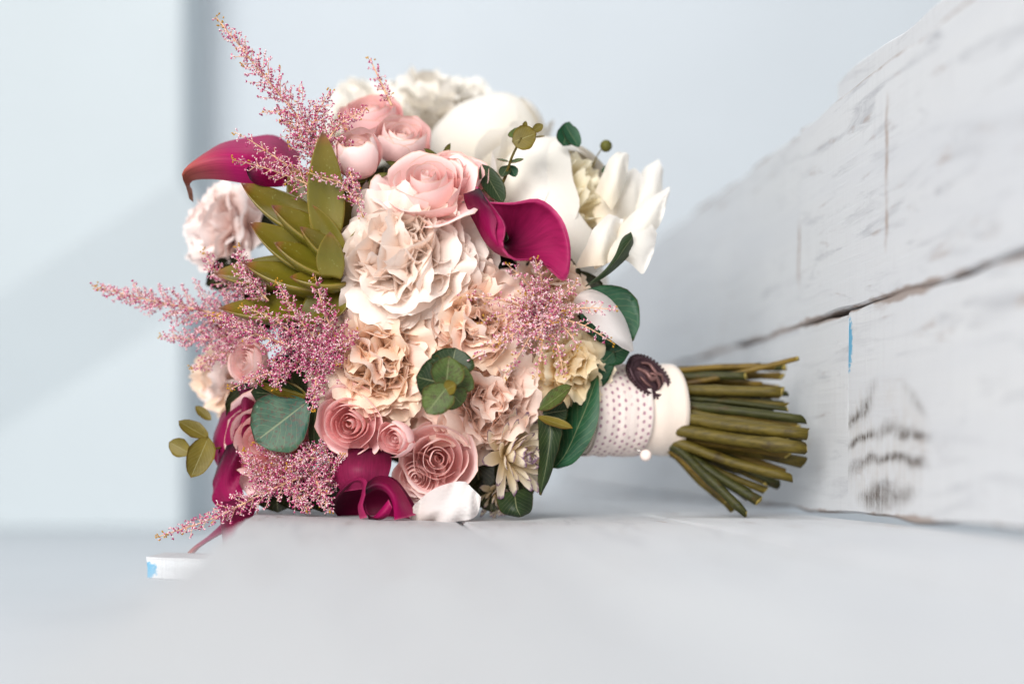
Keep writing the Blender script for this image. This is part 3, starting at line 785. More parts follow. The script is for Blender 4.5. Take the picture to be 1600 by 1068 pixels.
# ------------------------------------------------------------------ callas
def loft(name, rings, mat, label, nu=22, nv=40, parent=bouquet, seed=0, ruf=0.0):
    R = [catmull([P(*q) for q in ring], nv + 1) for ring in rings]
    V = []; UV = []
    cols = [catmull([R[k][j] for k in range(len(R))], nu + 1) for j in range(nv + 1)]
    for i in range(nu + 1):
        for j in range(nv + 1):
            V.append(tuple(cols[j][i])); UV.append((i / nu, j / nv * .9 + .05))
    o = mk(name, rel(V), grid_faces(nu, nv), mat, parent, UV)
    o['label'] = label
    return o
yc = -.012
cm = loft('calla_lily', [
    # tube, wall, rim: inner margin -> far lobe -> tip -> near lobe -> outer margin
    [(784, 380, .040)] * 11 + [(785, 381, .040)],
    [(795, 372, 0.0310), (800, 370, 0.0341), (802, 374, 0.0341), (802, 380, 0.0341), (800, 385, 0.0310), (795, 388, 0.0279), (785, 388, 0.0217), (775, 388, 0.0186), (768, 386, 0.0186), (764, 382, 0.0186), (764, 376, 0.0217), (770, 372, 0.0248)],
    [(782, 345, 0.0186), (800, 346, 0.0248), (818, 356, 0.0273), (826, 372, 0.0260), (824, 388, 0.0236), (816, 398, 0.0174), (796, 402, 0.0112), (776, 396, 0.0062), (762, 384, 0.0060), (752, 364, 0.0060), (744, 342, 0.0062), (748, 330, 0.0099)],
    [(770, 324, 0.0099), (806, 322, 0.0136), (846, 334, 0.0149), (862, 362, 0.0136), (862, 395, 0.0112), (850, 406, 0.0062), (812, 406, 0.0000), (784, 398, -0.0060), (768, 378, -0.0070), (762, 352, -0.0040), (742, 322, 0.0020), (733, 308, 0.0062)],
    [(757, 317, 0.0062), (800, 320, 0.0074), (842, 316, 0.0062), (874, 346, 0.0060), (888, 392, 0.0020), (881, 433, -0.0040), (842, 406, -0.0100), (806, 404, -0.0160), (787, 386, -0.0180), (792, 354, -0.0140), (776, 328, -0.0080), (748, 294, 0.0040)],
    [(754, 315, 0.0074), (800, 316, 0.0099), (844, 311, 0.0087), (879, 343, 0.0062), (892, 392, 0.0060), (882, 439, -0.0020), (842, 409, -0.0060), (804, 407, -0.0130), (784, 388, -0.0160), (788, 355, -0.0140), (772, 326, -0.0080), (742, 291, 0.0060)],
], M['calla'], 'magenta calla lily opening beside the white globe peony')
# outer margin of its spathe
ribbon('spathe_fold', [(748, 294, .004), (733, 300, .006), (724, 304, .010), (730, 326, .014), (742, 350, .012), (760, 382, .008), (782, 398, .002)], [(760, 312, -.006), (765, 322, -.012), (770, 332, -.012), (776, 345, -.012), (774, 362, -.012), (778, 380, -.014), (790, 400, -.010)], .008, M['calla'], nv=8, seed=3, parent=cm, label='veined outer fold of the magenta calla')

# left calla, seen from behind and curling at its tip
cl = ribbon('calla_lily', [(302, 316, .055), (300, 296, .050), (291, 276, .045), (312, 248, .05), (345, 224, .055), (392, 214, .06), (432, 212, .07), (470, 240, .08)],
       [(302, 316, .055), (297, 298, .048), (300, 283, .040), (330, 280, .035), (365, 284, .035), (400, 290, .035), (435, 292, .04), (470, 285, .05)], .022, M['calla_tip'], nu=24, nv=12, seed=5, uvflip=True, label='magenta calla lily pointing left with a curled tip')
ribbon('spathe_fold', [(386, 262, .030), (396, 252, .03), (415, 246, .035), (440, 240, .04)], [(390, 280, .022), (400, 288, .022), (420, 292, .026), (445, 290, .034)], .012, M['calla'], parent=cl, seed=6, nu=8, nv=8)

# lower left callas
ribbon('calla_lily', [(378, 600, .075), (362, 630, .07), (342, 650, .065), (334, 680, .065), (336, 710, .065), (341, 735, .06), (342, 748, .06)],
       [(384, 600, .065), (386, 640, .045), (378, 668, .04), (372, 690, .04), (358, 706, .045), (348, 725, .05), (344, 748, .056)], .009, M['calla'], nu=20, nv=10, seed=7, ruf=.004, rf=9, label='magenta calla lily hanging at the left edge above the bench')
ribbon('calla_lily', [(374, 610, .05), (376, 640, .045), (374, 665, .042), (378, 690, .045)], [(396, 606, .05), (398, 640, .045), (394, 670, .045), (390, 692, .05)], .010, M['calla_dark'], seed=8, label='narrow dark magenta calla beside the pink rose')
ribbon('calla_lily', [(344, 700, .05), (337, 730, .05), (333, 760, .05), (336, 785, .05), (352, 806, .05)], [(372, 690, .04), (376, 720, .035), (374, 755, .035), (385, 780, .035), (392, 800, .04)], .008, M['calla'], nu=18, nv=10, seed=9, ruf=.004, rf=8, label='magenta calla lily behind the lower plume')
ribbon('calla_lily', [(352, 770, .045), (344, 800, .04), (346, 830, .035), (350, 856, .03), (352, 868, .03)], [(405, 775, .035), (398, 800, .03), (385, 822, .022), (368, 842, .02), (354, 868, .026)], .010, M['calla_dark'], seed=10, label='burgundy calla hanging down over the bench end')
ribbon('calla_lily', [(352, 812, .05), (326, 836, .05), (304, 852, .048), (292, 864, .045), (288, 872, .045)], [(362, 826, .040), (336, 840, .036), (314, 854, .036), (302, 866, .04), (290, 873, .044)], .008, M['calla_tip'], seed=12, label='slender calla tip curving down past the bench end')
# folded calla on the bench: ruffled lips round a dark throat
fc = ribbon('calla_lily', [(514, 792, .020), (532, 764, .022), (560, 746, .024), (592, 741, .024), (618, 748, .022), (638, 772, .018), (656, 802, .014)],
       [(530, 812, .030), (548, 812, .045), (570, 812, .055), (592, 812, .055), (612, 812, .050), (630, 812, .035), (648, 812, .020)], -.014, M['calla_dark'], seed=13, nu=24, nv=12, label='folded burgundy calla lily resting on the bench')
ribbon('lip', [(515, 792, .016), (530, 766, .014), (548, 749, .010), (564, 745, .004), (574, 753, -.002), (571, 772, -.006), (567, 790, -.008), (574, 808, -.008)],
       [(519, 796, .018), (534, 772, .016), (549, 757, .012), (560, 753, .008), (566, 758, .004), (564, 774, .002), (559, 792, .000), (562, 810, .000)], .003, M['calla'], parent=fc, seed=16, nu=30, nv=6, label='rolled lip of the folded calla')
ribbon('lip', [(574, 753, -.002), (590, 743, .004), (612, 747, .006), (632, 770, .004), (650, 804, .006)], [(571, 772, -.005), (590, 764, -.006), (606, 772, -.010), (614, 790, -.012), (616, 812, -.010)], .010, M['calla'], parent=fc, seed=14, nu=18, nv=10, label='outer side of the folded calla')
ribbon('lip', [(570, 780, -.006), (572, 800, -.008), (583, 806, -.010), (594, 796, -.012), (607, 780, -.012)], [(576, 812, -.004), (588, 812, -.006), (600, 810, -.009), (608, 803, -.012), (613, 792, -.013)], .004, M['calla'], parent=fc, seed=17, nu=18, nv=6, label='inner curl of the folded calla')
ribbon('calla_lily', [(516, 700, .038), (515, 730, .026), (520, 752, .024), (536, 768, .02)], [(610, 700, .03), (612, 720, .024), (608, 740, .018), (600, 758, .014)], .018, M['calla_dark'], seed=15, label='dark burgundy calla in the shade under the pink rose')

# ------------------------------------------------------------------ loose white petals
ribbon('petal', [(636, 806, .016), (654, 782, .012), (680, 762, .010), (712, 752, .008), (728, 752, .006)], [(662, 818, .012), (690, 816, .004), (716, 814, .000), (744, 806, -.002), (752, 776, .000)], .008, M['white_soft'], seed=20, ruf=.006, rf=8, label='white satiny petal folded against the bench', nu=20, nv=12)
ribbon('petal', [(908, 456, .028), (926, 452, .030), (952, 466, .034), (974, 492, .036), (986, 522, .036), (990, 548, .034)], [(896, 470, .022), (912, 490, .014), (930, 510, .012), (950, 528, .014), (970, 542, .020), (986, 550, .030)], .014, M['white_soft'], seed=21, ruf=.002, label='white petal drooping behind the right pink plume', nu=16, nv=10)
# guard petals of the globe peony that stand away on the right
for k_, (A_, B_, bl_, lb) in enumerate([
    ([(925, 330, .085), (955, 290, .09), (975, 268, .09), (992, 262, .09)], [(940, 380, .07), (980, 352, .075), (1004, 325, .08), (1010, 285, .09)], .012, 'broad blurred white peony petal at the upper right'),
    ([(950, 340, .085), (990, 290, .09), (1010, 260, .095), (1028, 249, .095)], [(955, 375, .075), (1002, 350, .08), (1030, 315, .085), (1037, 268, .095)], .010, 'upright blurred white peony petal on the right'),
    ([(935, 385, .055), (975, 345, .055), (1010, 314, .06), (1046, 290, .07)], [(950, 406, .045), (992, 392, .045), (1026, 360, .05), (1045, 304, .068)], .010, 'pointed white peony petal on the right'),
    ([(915, 400, .05), (950, 372, .05), (985, 350, .052), (1014, 350, .05), (1027, 364, .05)], [(930, 420, .04), (960, 408, .036), (982, 408, .036), (1004, 425, .038), (1019, 402, .045)], .010, 'low white peony petal hanging on the right'),
    ([(896, 420, .044), (916, 384, .040), (930, 354, .044), (950, 334, .052)], [(946, 416, .034), (958, 388, .038), (966, 364, .046), (974, 344, .056)], .012, 'white peony petal wrapped round the right side'),
    ([(930, 300, .06), (945, 262, .065), (962, 240, .07), (975, 236, .075)], [(955, 330, .055), (972, 300, .06), (980, 270, .065), (982, 245, .075)], .012, 'small white peony petal beside the yellow heart')]):
    gpt = ribbon('petal', A_, B_, bl_, M['white_bright'], seed=22 + k_, ruf=.003, rf=6, label=lb, nu=16, nv=10, edge_amp=.04)
    gpt.parent = gp; gpt.matrix_parent_inverse = (Matrix.Translation(gp.location) @ gp.rotation_quaternion.to_matrix().to_4x4()).inverted()

# ------------------------------------------------------------------ succulent
def succ_leaf(base, tip, width, nrm, parent, bow=.12, thick=.72, seed=0):
    b, t = P(*base), P(*tip); ax = t - b; L = ax.length; ax.normalize()
    n = Vector((nrm[0], -nrm[2], nrm[1])); n = (n - ax * n.dot(ax)).normalized(); sd = ax.cross(n)
    w = width * K(base[2]) / 2; nu, nr = 16, 12
    V = []; UV = []
    for i in range(nu + 1):
        u = i / nu
        pr = (math.sin(PI * min(1, .20 + .80 * u ** .9)) ** .75) if u < 1 else 0
        pr = max(pr, .012)
        if u > .9: pr *= 1 - .25 * (u - .9) / .1
        for k in range(nr):
            an = 2 * PI * k / nr
            c, s_ = math.cos(an), math.sin(an)
            off = s_ * thick * (0.42 if s_ > 0 else 1.0) * (1.05 - .5 * u)
            if s_ > 0: off -= .16 * (1 - abs(c)) * 0
            keel = -.18 * (1 - abs(c)) if s_ < 0 else .0
            edge = .55 * abs(c) ** 2
            p = b + ax * (u * L) + sd * (c * w * pr) + n * ((off + keel + edge) * w * pr - bow * L * 4 * (u - u * u) * .5 + bow * L * .4 * u ** 3)
            V.append(p); UV.append((u, k / nr))
    F = grid_faces(nu, nr, True) + [tuple(range(nr))[::-1], tuple(range(nu * nr, (nu + 1) * nr))]
    return mk('leaf', [v - SO for v in V], F, M['succ'], parent, UV)
SO = P(522, 405, .030)
sroot = flower_root('succulent', 522, 405, .030, (0, 0, 1), 0, 'olive green succulent rosette left of the white peony', mat=M['succ'], rad=.012, depth=.004)
sroot.rotation_quaternion = (1, 0, 0, 0)
for (bx, by, tx, ty, w, n, yb_, yt) in [
    (500, 360, 456, 262, 62, (.1, -.3, 1), .036, .040),      # dark upright behind
    (512, 365, 504, 203, 58, (.15, -.1, 1), .010, -.010),     # tall
    (548, 390, 546, 292, 40, (.4, -.1, 1), .030, .026),
    (545, 410, 578, 345, 40, (.5, .2, 1), .020, .008),
    (498, 362, 375, 290, 62, (-.1, .65, .9), .030, .022),
    (505, 420, 388, 350, 58, (-.25, .6, .9), .026, .016),
    (525, 385, 421, 324, 56, (-.15, .7, .8), .012, -.006),
    (490, 425, 334, 432, 66, (-.3, .6, .8), .042, .040),
    (522, 425, 426, 382, 52, (-.3, .7, .8), .010, -.004),
    (512, 448, 380, 416, 58, (-.3, .8, .8), .026, .020),
    (505, 478, 342, 487, 60, (-.2, .7, .8), .040, .032),
    (520, 430, 517, 360, 46, (-.2, -.2, 1), -.002, -.020),
    (532, 408, 466, 356, 42, (-.2, .7, .8), .004, -.012),
    (538, 440, 452, 436, 46, (-.2, .8, .8), .010, .000),
    (530, 400, 484, 318, 42, (-.3, .4, .9), .010, .002),
    (520, 450, 470, 520, 50, (-.2, .5, 1), .030, .020),
    (530, 455, 520, 500, 46, (.0, .5, 1), .020, .010),
]:
    succ_leaf((bx, by, yb_), (tx, ty, yt), w, n, sroot)

# ------------------------------------------------------------------ eucalyptus and other leaves
def sprig(path, r, label, mat=None):
    pts = cpath(path, 12)
    V, F = tube(pts, [r * S * (1 - .5 * i / 11) for i in range(12)], 6)
    o = mk('leaf_sprig', rel(V), F, mat or M['stem'], bouquet); o['label'] = label
    return o
yv = yf(695, 590) - .020
sp = sprig([(690, 600, .03), (698, 602, yv + .012), (702, 600, yv)], 4, 'sprig of round eucalyptus leaves over the peach carnations')
leaf('leaf', (700, 600, yv + .008), (650, 588, yv + .006), 78, (-.3, .5, .9), M['euc_dark'], sp, seed=1, fold=.25, shape=.5)
leaf('leaf', (702, 590, yv + .010), (712, 543, yv + .014), 70, (.1, .5, 1), M['euc_dark'], sp, seed=2)
leaf('leaf', (700, 604, yv + .006), (728, 572, yv + .008), 66, (.5, -.1, 1), M['euc'], sp, seed=3, shape=.55)
leaf('leaf', (704, 612, yv + .005), (722, 632, yv + .010), 44, (.6, -.2, 1), M['euc'], sp, seed=31, shape=.5)
leaf('leaf', (696, 610, yv - .002), (702, 556, yv - .005), 52, (.15, .45, 1), M['euc'], sp, seed=4, shape=.52, fold=.16, bend=-.06)
leaf('leaf', (702, 600, yv - .004), (666, 646, yv - .009), 52, (-.25, -.15, 1), M['euc'], sp, seed=5, shape=.5, fold=.16, bend=-.05)
leaf('leaf', (694, 610, yv - .004), (712, 600, yv - .010), 24, (.2, .2, 1), M['euc_olive'], sp, seed=6, shape=.5)

yl = yf(440, 650) - .022
sp = sprig([(500, 640, .035), (486, 628, yl + .004), (468, 628, yl + .003), (455, 640, yl)], 3.5, 'sprig with a large blue green leaf over the lower roses', M['stem_dark'])
leaf('leaf', (482, 626, yl), (398, 690, yl - .006), 98, (.1, .15, 1), M['euc_blue'], sp, seed=7, shape=.56, fold=.10, bend=.03)
leaf('leaf', (480, 622, yl + .006), (392, 612, yl + .004), 58, (0, -.55, 1), M['euc_dark'], sp, seed=8, shape=.55)
leaf('leaf', (484, 620, yl + .004), (398, 592, yl - .002), 38, (.0, .8, .8), M['euc_olive'], sp, seed=9, shape=.55)
leaf('leaf', (494, 628, yl + .004), (490, 702, yl + .008), 24, (.6, 0, .8), M['euc_dark'], sp, seed=10)

# right-hand leaves
leaf('leaf', (915, 452, .045), (990, 532, .042), 100, (.2, .2, 1), M['euc_deep'], seed=11, shape=.5, fold=.15, bend=.06, label='round deep green leaf under the white peony')
ribbon('leaf', [(986, 362, .034), (972, 372, .028), (960, 400, .022), (942, 424, .016), (915, 446, .012)], [(990, 380, .036), (984, 398, .034), (962, 420, .030), (940, 436, .022), (915, 448, .016)], .006, M['euc_dark'], seed=1, label='narrow dark olive leaf curving along the white peony')
leaf('leaf', (880, 228, .06), (890, 190, .065), 30, (.2, .1, 1), M['euc_deep'], seed=13, label='dark green leaf tip above the white peony', shape=.4)
leaf('leaf', (905, 230, .06), (882, 192, .062), 26, (.3, .1, 1), M['euc_deep'], seed=14, label='green leaf peeking over the white peony')
leaf('leaf', (940, 268, .075), (958, 262, .078), 14, (.3, .1, 1), M['euc_deep'], seed=15, label='tiny green leaf between white petals')
leaf('leaf', (752, 256, .035), (786, 318, .030), 36, (.3, .3, 1), M['euc_dark'], seed=16, label='dark leaf between the rose and the white peony')
leaf('leaf', (935, 560, .050), (985, 540, .045), 44, (.2, .3, 1), M['euc_deep'], seed=17, label='small deep green leaf above the ribbon wrap')
leaf('leaf', (890, 620, .05), (960, 548, .045), 52, (.3, .1, 1), M['euc_deep'], seed=18, label='deep green leaf behind the cream carnation')
ribbon('leaf', [(858, 730, .045), (868, 690, .05), (880, 650, .052), (905, 612, .05), (932, 582, .045)], [(872, 732, .04), (898, 722, .034), (922, 690, .030), (936, 650, .030), (936, 590, .036)], .006, M['euc_deep'], seed=2, nu=20, nv=10, label='large dark green leaf lying against the ribbon wrap')
ribbon('leaf', [(842, 650, .03), (841, 690, .03), (841, 730, .03), (842, 772, .03)], [(868, 652, .03), (878, 672, .026), (868, 720, .026), (846, 774, .03)], .006, M['euc_dark'], seed=3, nu=16, nv=8, edge_amp=.10, label='dark ragged edged leaf below the cream carnation')
leaf('leaf', (842, 640, .022), (893, 602, .012), 34, (-.2, .6, .8), M['euc'], seed=19, label='small green leaf in front of the dark leaves')
leaf('leaf', (840, 650, .022), (895, 668, .016), 20, (.0, .7, .7), M['euc_olive'], seed=20, label='thin olive leaf seen edge on')
leaf('leaf', (848, 646, .03), (888, 640, .03), 50, (.2, .2, 1), M['euc_dark'], seed=21, label='dark leaf behind the small green leaf')
ribbon('leaf', [(775, 772, .03), (778, 790, .026), (786, 802, .024), (810, 808, .024)], [(832, 760, .04), (833, 780, .034), (830, 798, .03), (818, 806, .026)], .010, M['euc_dark'], seed=4, label='dark leaf resting on the bench at the lower right')
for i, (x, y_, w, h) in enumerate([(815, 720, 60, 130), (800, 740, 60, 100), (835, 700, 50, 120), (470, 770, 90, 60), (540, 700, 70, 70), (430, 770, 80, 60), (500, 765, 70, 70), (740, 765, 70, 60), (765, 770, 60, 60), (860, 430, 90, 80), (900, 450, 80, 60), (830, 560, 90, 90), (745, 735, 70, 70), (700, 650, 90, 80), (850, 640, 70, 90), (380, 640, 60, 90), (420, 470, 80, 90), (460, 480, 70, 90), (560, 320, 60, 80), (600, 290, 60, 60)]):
    leaf('leaf', (x, y_ - h / 2, .055), (x + 4, y_ + h / 2, .05), w, (.2, 0, 1), M['filler'], seed=50 + i)  # extra leaves added, their dark colour fills gaps like shade
# sprig over the white peonies
ys = .035
sp = sprig([(778, 300, .04), (790, 275, ys), (800, 245, ys - .006), (815, 215, ys - .010)], 3.2, 'thin eucalyptus sprig between the two white peonies')
leaf('leaf', (800, 222, ys - .008), (838, 208, ys - .014), 40, (.1, .1, 1), M['euc_olive'], sp, seed=22, fold=.1)
leaf('leaf', (812, 215, ys - .006), (804, 200, ys - .004), 30, (.0, .2, 1), M['euc'], sp, seed=23)
leaf('leaf', (818, 205, ys - .006), (822, 189, ys - .004), 9, (.5, .2, 1), M['euc_olive'], sp, seed=24)
leaf('leaf', (832, 206, ys - .006), (848, 194, ys - .004), 14, (.2, .3, 1), M['euc_olive'], sp, seed=25)
leaf('leaf', (836, 214, ys - .006), (851, 212, ys - .004), 7, (.0, .9, .5), M['euc_olive'], sp, seed=26)
leaf('leaf', (795, 252, ys - .004), (776, 248, ys - .004), 9, (.0, .9, .5), M['euc'], sp, seed=27)
leaf('leaf', (795, 254, ys - .004), (818, 248, ys - .004), 12, (.0, .8, .6), M['euc'], sp, seed=28)
leaf('leaf', (794, 258, ys), (784, 276, ys - .004), 20, (-.3, .2, 1), M['euc_dark'], sp, seed=29)
leaf('leaf', (796, 258, ys), (806, 276, ys), 18, (.3, .2, 1), M['euc_deep'], sp, seed=30)
sp = sprig([(925, 262, .075), (935, 240, .075), (944, 230, .075)], 1.6, 'tiny green seed pod on a thread above the white peony')
V = []
for i in range(7):
    for j in range(8):
        th = PI * i / 6; ph = 2 * PI * j / 8
        V.append(P(947, 228, .075) + Vector((.0042 * math.sin(th) * math.cos(ph), .0042 * math.sin(th) * math.sin(ph), .0042 * math.cos(th))))
mk('pod', rel(V), grid_faces(6, 8, True), M['sepal'], sp)
# olive sprig at the far left
ysl = .040
sp = sprig([(372, 690, .06), (340, 700, ysl + .006), (300, 705, ysl), (296, 716, ysl)], 2.6, 'sprig of olive coloured leaves sticking out at the far left', M['stem_olive'])
leaf('leaf', (326, 684, ysl), (279, 657, ysl + .002), 30, (.2, .6, .8), M['euc_olive'], sp, seed=32)
leaf('leaf', (297, 708, ysl), (264, 690, ysl + .002), 30, (-.1, .1, 1), M['euc_olive'], sp, seed=33)
leaf('leaf', (326, 682, ysl - .006), (298, 746, ysl - .008), 42, (.3, .0, 1), M['euc_olive'], sp, seed=34, shape=.45)
leaf('leaf', (330, 656, ysl + .02), (305, 634, ysl + .02), 16, (0, .5, .8), M['euc_olive'], sp, seed=35)

# ------------------------------------------------------------------ astilbe plumes
OCT = [(1, 0, 0), (0, 1, 0), (-1, 0, 0), (0, -1, 0), (0, 0, 1), (0, 0, -1)]
OCF = [(0, 1, 4), (1, 2, 4), (2, 3, 4), (3, 0, 4), (1, 0, 5), (2, 1, 5), (3, 2, 5), (0, 3, 5)]
def blob(V, F, MI, c, d, r, l, mi, rs_):
    q = Vector((d[0], d[1], d[2])).to_track_quat('Z', 'Y') @ Quaternion((0, 0, 1), rs_.uniform(0, 3))
    b_ = len(V)
    for (x, y_, z) in OCT: V.append(c + q @ Vector((x * r, y_ * r, z * l)))
    for f in OCF: F.append(tuple(b_ + k for k in f)); MI.append(mi)

def astilbe(label, plumes, seed, dens=1.0, gold=.12, dark=.5, face=.0, fs=1.02, pale=.58):
    rs_ = random.Random(seed)
    SV, SF = [], []; BV, BF, MI = [], [], []; TV, TF = [], []
    for pl_i, (path, bl, nb) in enumerate(plumes):
        pts = cpath(path, 26); m = len(pts)
        V_, F_ = (SV, SF) if pl_i == 0 else (TV, TF)
        tube(pts, [S * (2.3 - 1.5 * i / (m - 1)) * (1 if pl_i == 0 else .7) for i in range(m)], 5, V=V_, F=F_)
        L = sum((pts[i + 1] - pts[i]).length for i in range(m - 1))
        nb = int(nb * 1.25)
        for b_ in range(nb):
            t = (b_ + rs_.uniform(0, .9)) / nb
            x = t * (m - 1); i = min(int(x), m - 2); fr = x - i
            p0 = pts[i].lerp(pts[i + 1], fr); d0 = (pts[i + 1] - pts[i]).normalized()
            a_ = Vector((0, 0, 1)) if abs(d0.z) < .8 else Vector((1, 0, 0))
            s = d0.cross(a_).normalized(); tt = d0.cross(s)
            an = b_ * GA + rs_.uniform(-.3, .3)
            side = s * math.cos(an) + tt * math.sin(an)
            bd = (d0 * rs_.uniform(.45, .85) + side).normalized()
            BLn = S * (bl * 1.1 * (1 - t) ** 1.0 + 6) * rs_.uniform(.7, 1.15)
            p1 = p0 + bd * BLn + d0 * BLn * .12
            n_sub = max(2, int(BLn / (S * 2.9) * dens))
            if BLn > S * 9: tube([p0, p0.lerp(p1, .5) + Vector((0, 0, -BLn * .03)), p1], [S * .7, S * .55, S * .4], 4, cap=False, V=TV, F=TF)
            tipness = t
            for k in range(n_sub):
                q = (k + rs_.uniform(.3, 1)) / n_sub
                pc = p0.lerp(p1, q)
                fd = Vector((rs_.gauss(0, 1), rs_.gauss(0, 1), rs_.gauss(0, 1))).normalized()
                fd = (fd + bd * .7 + Vector((0, -face, 0))).normalized()
                ln = S * fs * rs_.uniform(3, 6.0) * (1 - .3 * q)
                g = rs_.random()
                isg = (tipness > .93 and g < .8) or g < gold * (q > .75)
                e = pc + fd * ln
                # pale flower stalk, pale petals, dark bud tip
                blob(BV, BF, MI, pc.lerp(e, .5), fd, S * fs * .85, ln * .6, 3 if isg else (0 if g < .72 else 1), rs_)
                if isg:
                    blob(BV, BF, MI, e, fd, S * fs * 1.7, S * fs * 2.1, 3, rs_)
                else:
                    for z in range(4):
                        sd2 = (fd + Vector((rs_.gauss(0, 1), rs_.gauss(0, 1), rs_.gauss(0, 1))).normalized() * .95).normalized()
                        blob(BV, BF, MI, e + sd2 * S * fs * 1.6, sd2, S * fs * rs_.uniform(.85, 1.3), S * fs * rs_.uniform(1.5, 2.3), (2 if rs_.random() < dark else (0 if rs_.random() < pale else 1)), rs_)
    root = mk('astilbe_plume', rel(SV), SF, M['ast_stem'], bouquet); root['label'] = label
    if TV: tag(mk('side_stems', rel(TV), TF, M['ast_stem'], root), kind='stuff')
    tag(mk('florets', rel(BV), BF, [M['ast_pale'], M['ast_mid'], M['ast_dark'], M['ast_gold']], root, matidx=MI), kind='stuff')
    return root

y0 = .012
astilbe('tall pink astilbe plume rising at the upper left', [
    ([(545, 300, .03), (492, 215, .02), (430, 140, y0), (386, 86, y0 - .004), (338, 27, y0 - .006)], 66, 70),
    ([(505, 285, .02), (450, 258, .01), (400, 225, .006), (366, 206, .004)], 22, 24),
    ([(510, 300, .015), (450, 275, .006), (400, 258, .0), (363, 250, -.004)], 24, 26),
    ([(478, 215, .014), (500, 170, .012), (516, 140, .012)], 24, 20),
    ([(500, 240, .016), (530, 196, .014), (575, 170, .010)], 26, 22),
    ([(500, 250, .02), (470, 210, .014), (440, 180, .010)], 34, 28),
    ([(560, 320, .004), (535, 288, -.004), (508, 278, -.008), (484, 270, -.010)], 13, 18),
    ([(545, 262, .006), (556, 300, .0), (566, 338, -.004)], 15, 20)], 1, dens=1.0)
astilbe('short thin astilbe tip above the back pink rose', [([(612, 165, .03), (598, 135, .03), (578, 92, .03)], 10, 16)], 2, gold=.3)
astilbe('long soft pink astilbe plume pointing left', [
    ([(430, 525, .07), (345, 492, .062), (240, 470, .055), (145, 447, .05)], 64, 76),
    ([(410, 470, .05), (350, 440, .05), (318, 392, .05)], 32, 30),
    ([(420, 470, .03), (385, 430, .028), (370, 385, .026)], 28, 30),
    ([(400, 520, .06), (320, 530, .058), (248, 525, .055)], 36, 36),
    ([(400, 525, .06), (345, 555, .058), (300, 575, .055)], 30, 30)], 3, dens=1.25, dark=.38, gold=.0)
ya = yf(450, 540) - .012
astilbe('bright pink astilbe plume below the succulent', [
    ([(560, 580, .03), (470, 545, ya + .008), (400, 522, ya), (328, 491, ya + .004)], 44, 56),
    ([(515, 560, .02), (462, 490, ya), (432, 440, ya - .004)], 26, 34),
    ([(540, 560, .02), (508, 490, ya), (492, 430, ya - .004)], 32, 36),
    ([(500, 560, .02), (430, 500, ya), (374, 478, ya - .004)], 22, 28),
    ([(480, 560, .02), (400, 590, ya), (358, 608, ya - .002)], 20, 26),
    ([(495, 560, .02), (492, 610, ya), (487, 640, ya - .004)], 24, 28),
    ([(440, 560, .02), (436, 590, ya), (432, 606, ya - .002)], 20, 20),
    ([(500, 570, .02), (530, 540, ya), (560, 520, ya - .002)], 28, 30),
    ([(470, 570, .02), (500, 550, ya + .004), (530, 570, ya)], 40, 36)], 4, dens=1.25, dark=.55, gold=.02)
yd = .016
astilbe('pink astilbe plume drooping over the bench end at the lower left', [
    ([(540, 715, .03), (425, 764, yd), (335, 808, yd - .004), (244, 839, yd - .008)], 40, 66),
    ([(490, 760, .03), (430, 710, .02), (398, 690, .016)], 30, 32),
    ([(500, 770, .03), (520, 735, .02), (535, 712, .014)], 20, 22),
    ([(440, 760, .025), (400, 735, .02), (380, 705, .018)], 28, 28),
    ([(490, 740, .02), (502, 770, .012), (516, 797, .008)], 24, 28),
    ([(450, 760, .02), (470, 780, .014), (480, 797, .010)], 26, 26),
    ([(520, 720, .02), (480, 715, .012), (450, 730, .008)], 30, 28),
    ([(520, 690, .03), (500, 700, .024), (470, 712, .02)], 24, 20)], 5, dens=1.15, dark=.5, gold=.03)
yr = yf(835, 490) - .014
br = []
for (tx, ty, l, n) in [(722, 462, 16, 22), (752, 500, 18, 20), (792, 412, 22, 24), (836, 404, 26, 28), (905, 440, 20, 24), (966, 484, 16, 24), (958, 535, 14, 20), (905, 545, 22, 24), (882, 592, 18, 24), (838, 590, 22, 24), (790, 588, 16, 22), (736, 560, 18, 24), (780, 540, 30, 28), (865, 505, 34, 32), (815, 460, 34, 32), (840, 530, 30, 30)]:
    mx, my = (845 + tx) / 2 + 6, (490 + ty) / 2 - 6
    br.append(([(845, 492, yr + .030), (mx, my, yr + .004), (tx, ty, yr - .006)], l, n))
astilbe('lilac pink astilbe cluster over the peach carnations on the right', br, 6, dens=.8, dark=.34, gold=.14, face=.4, pale=.75)

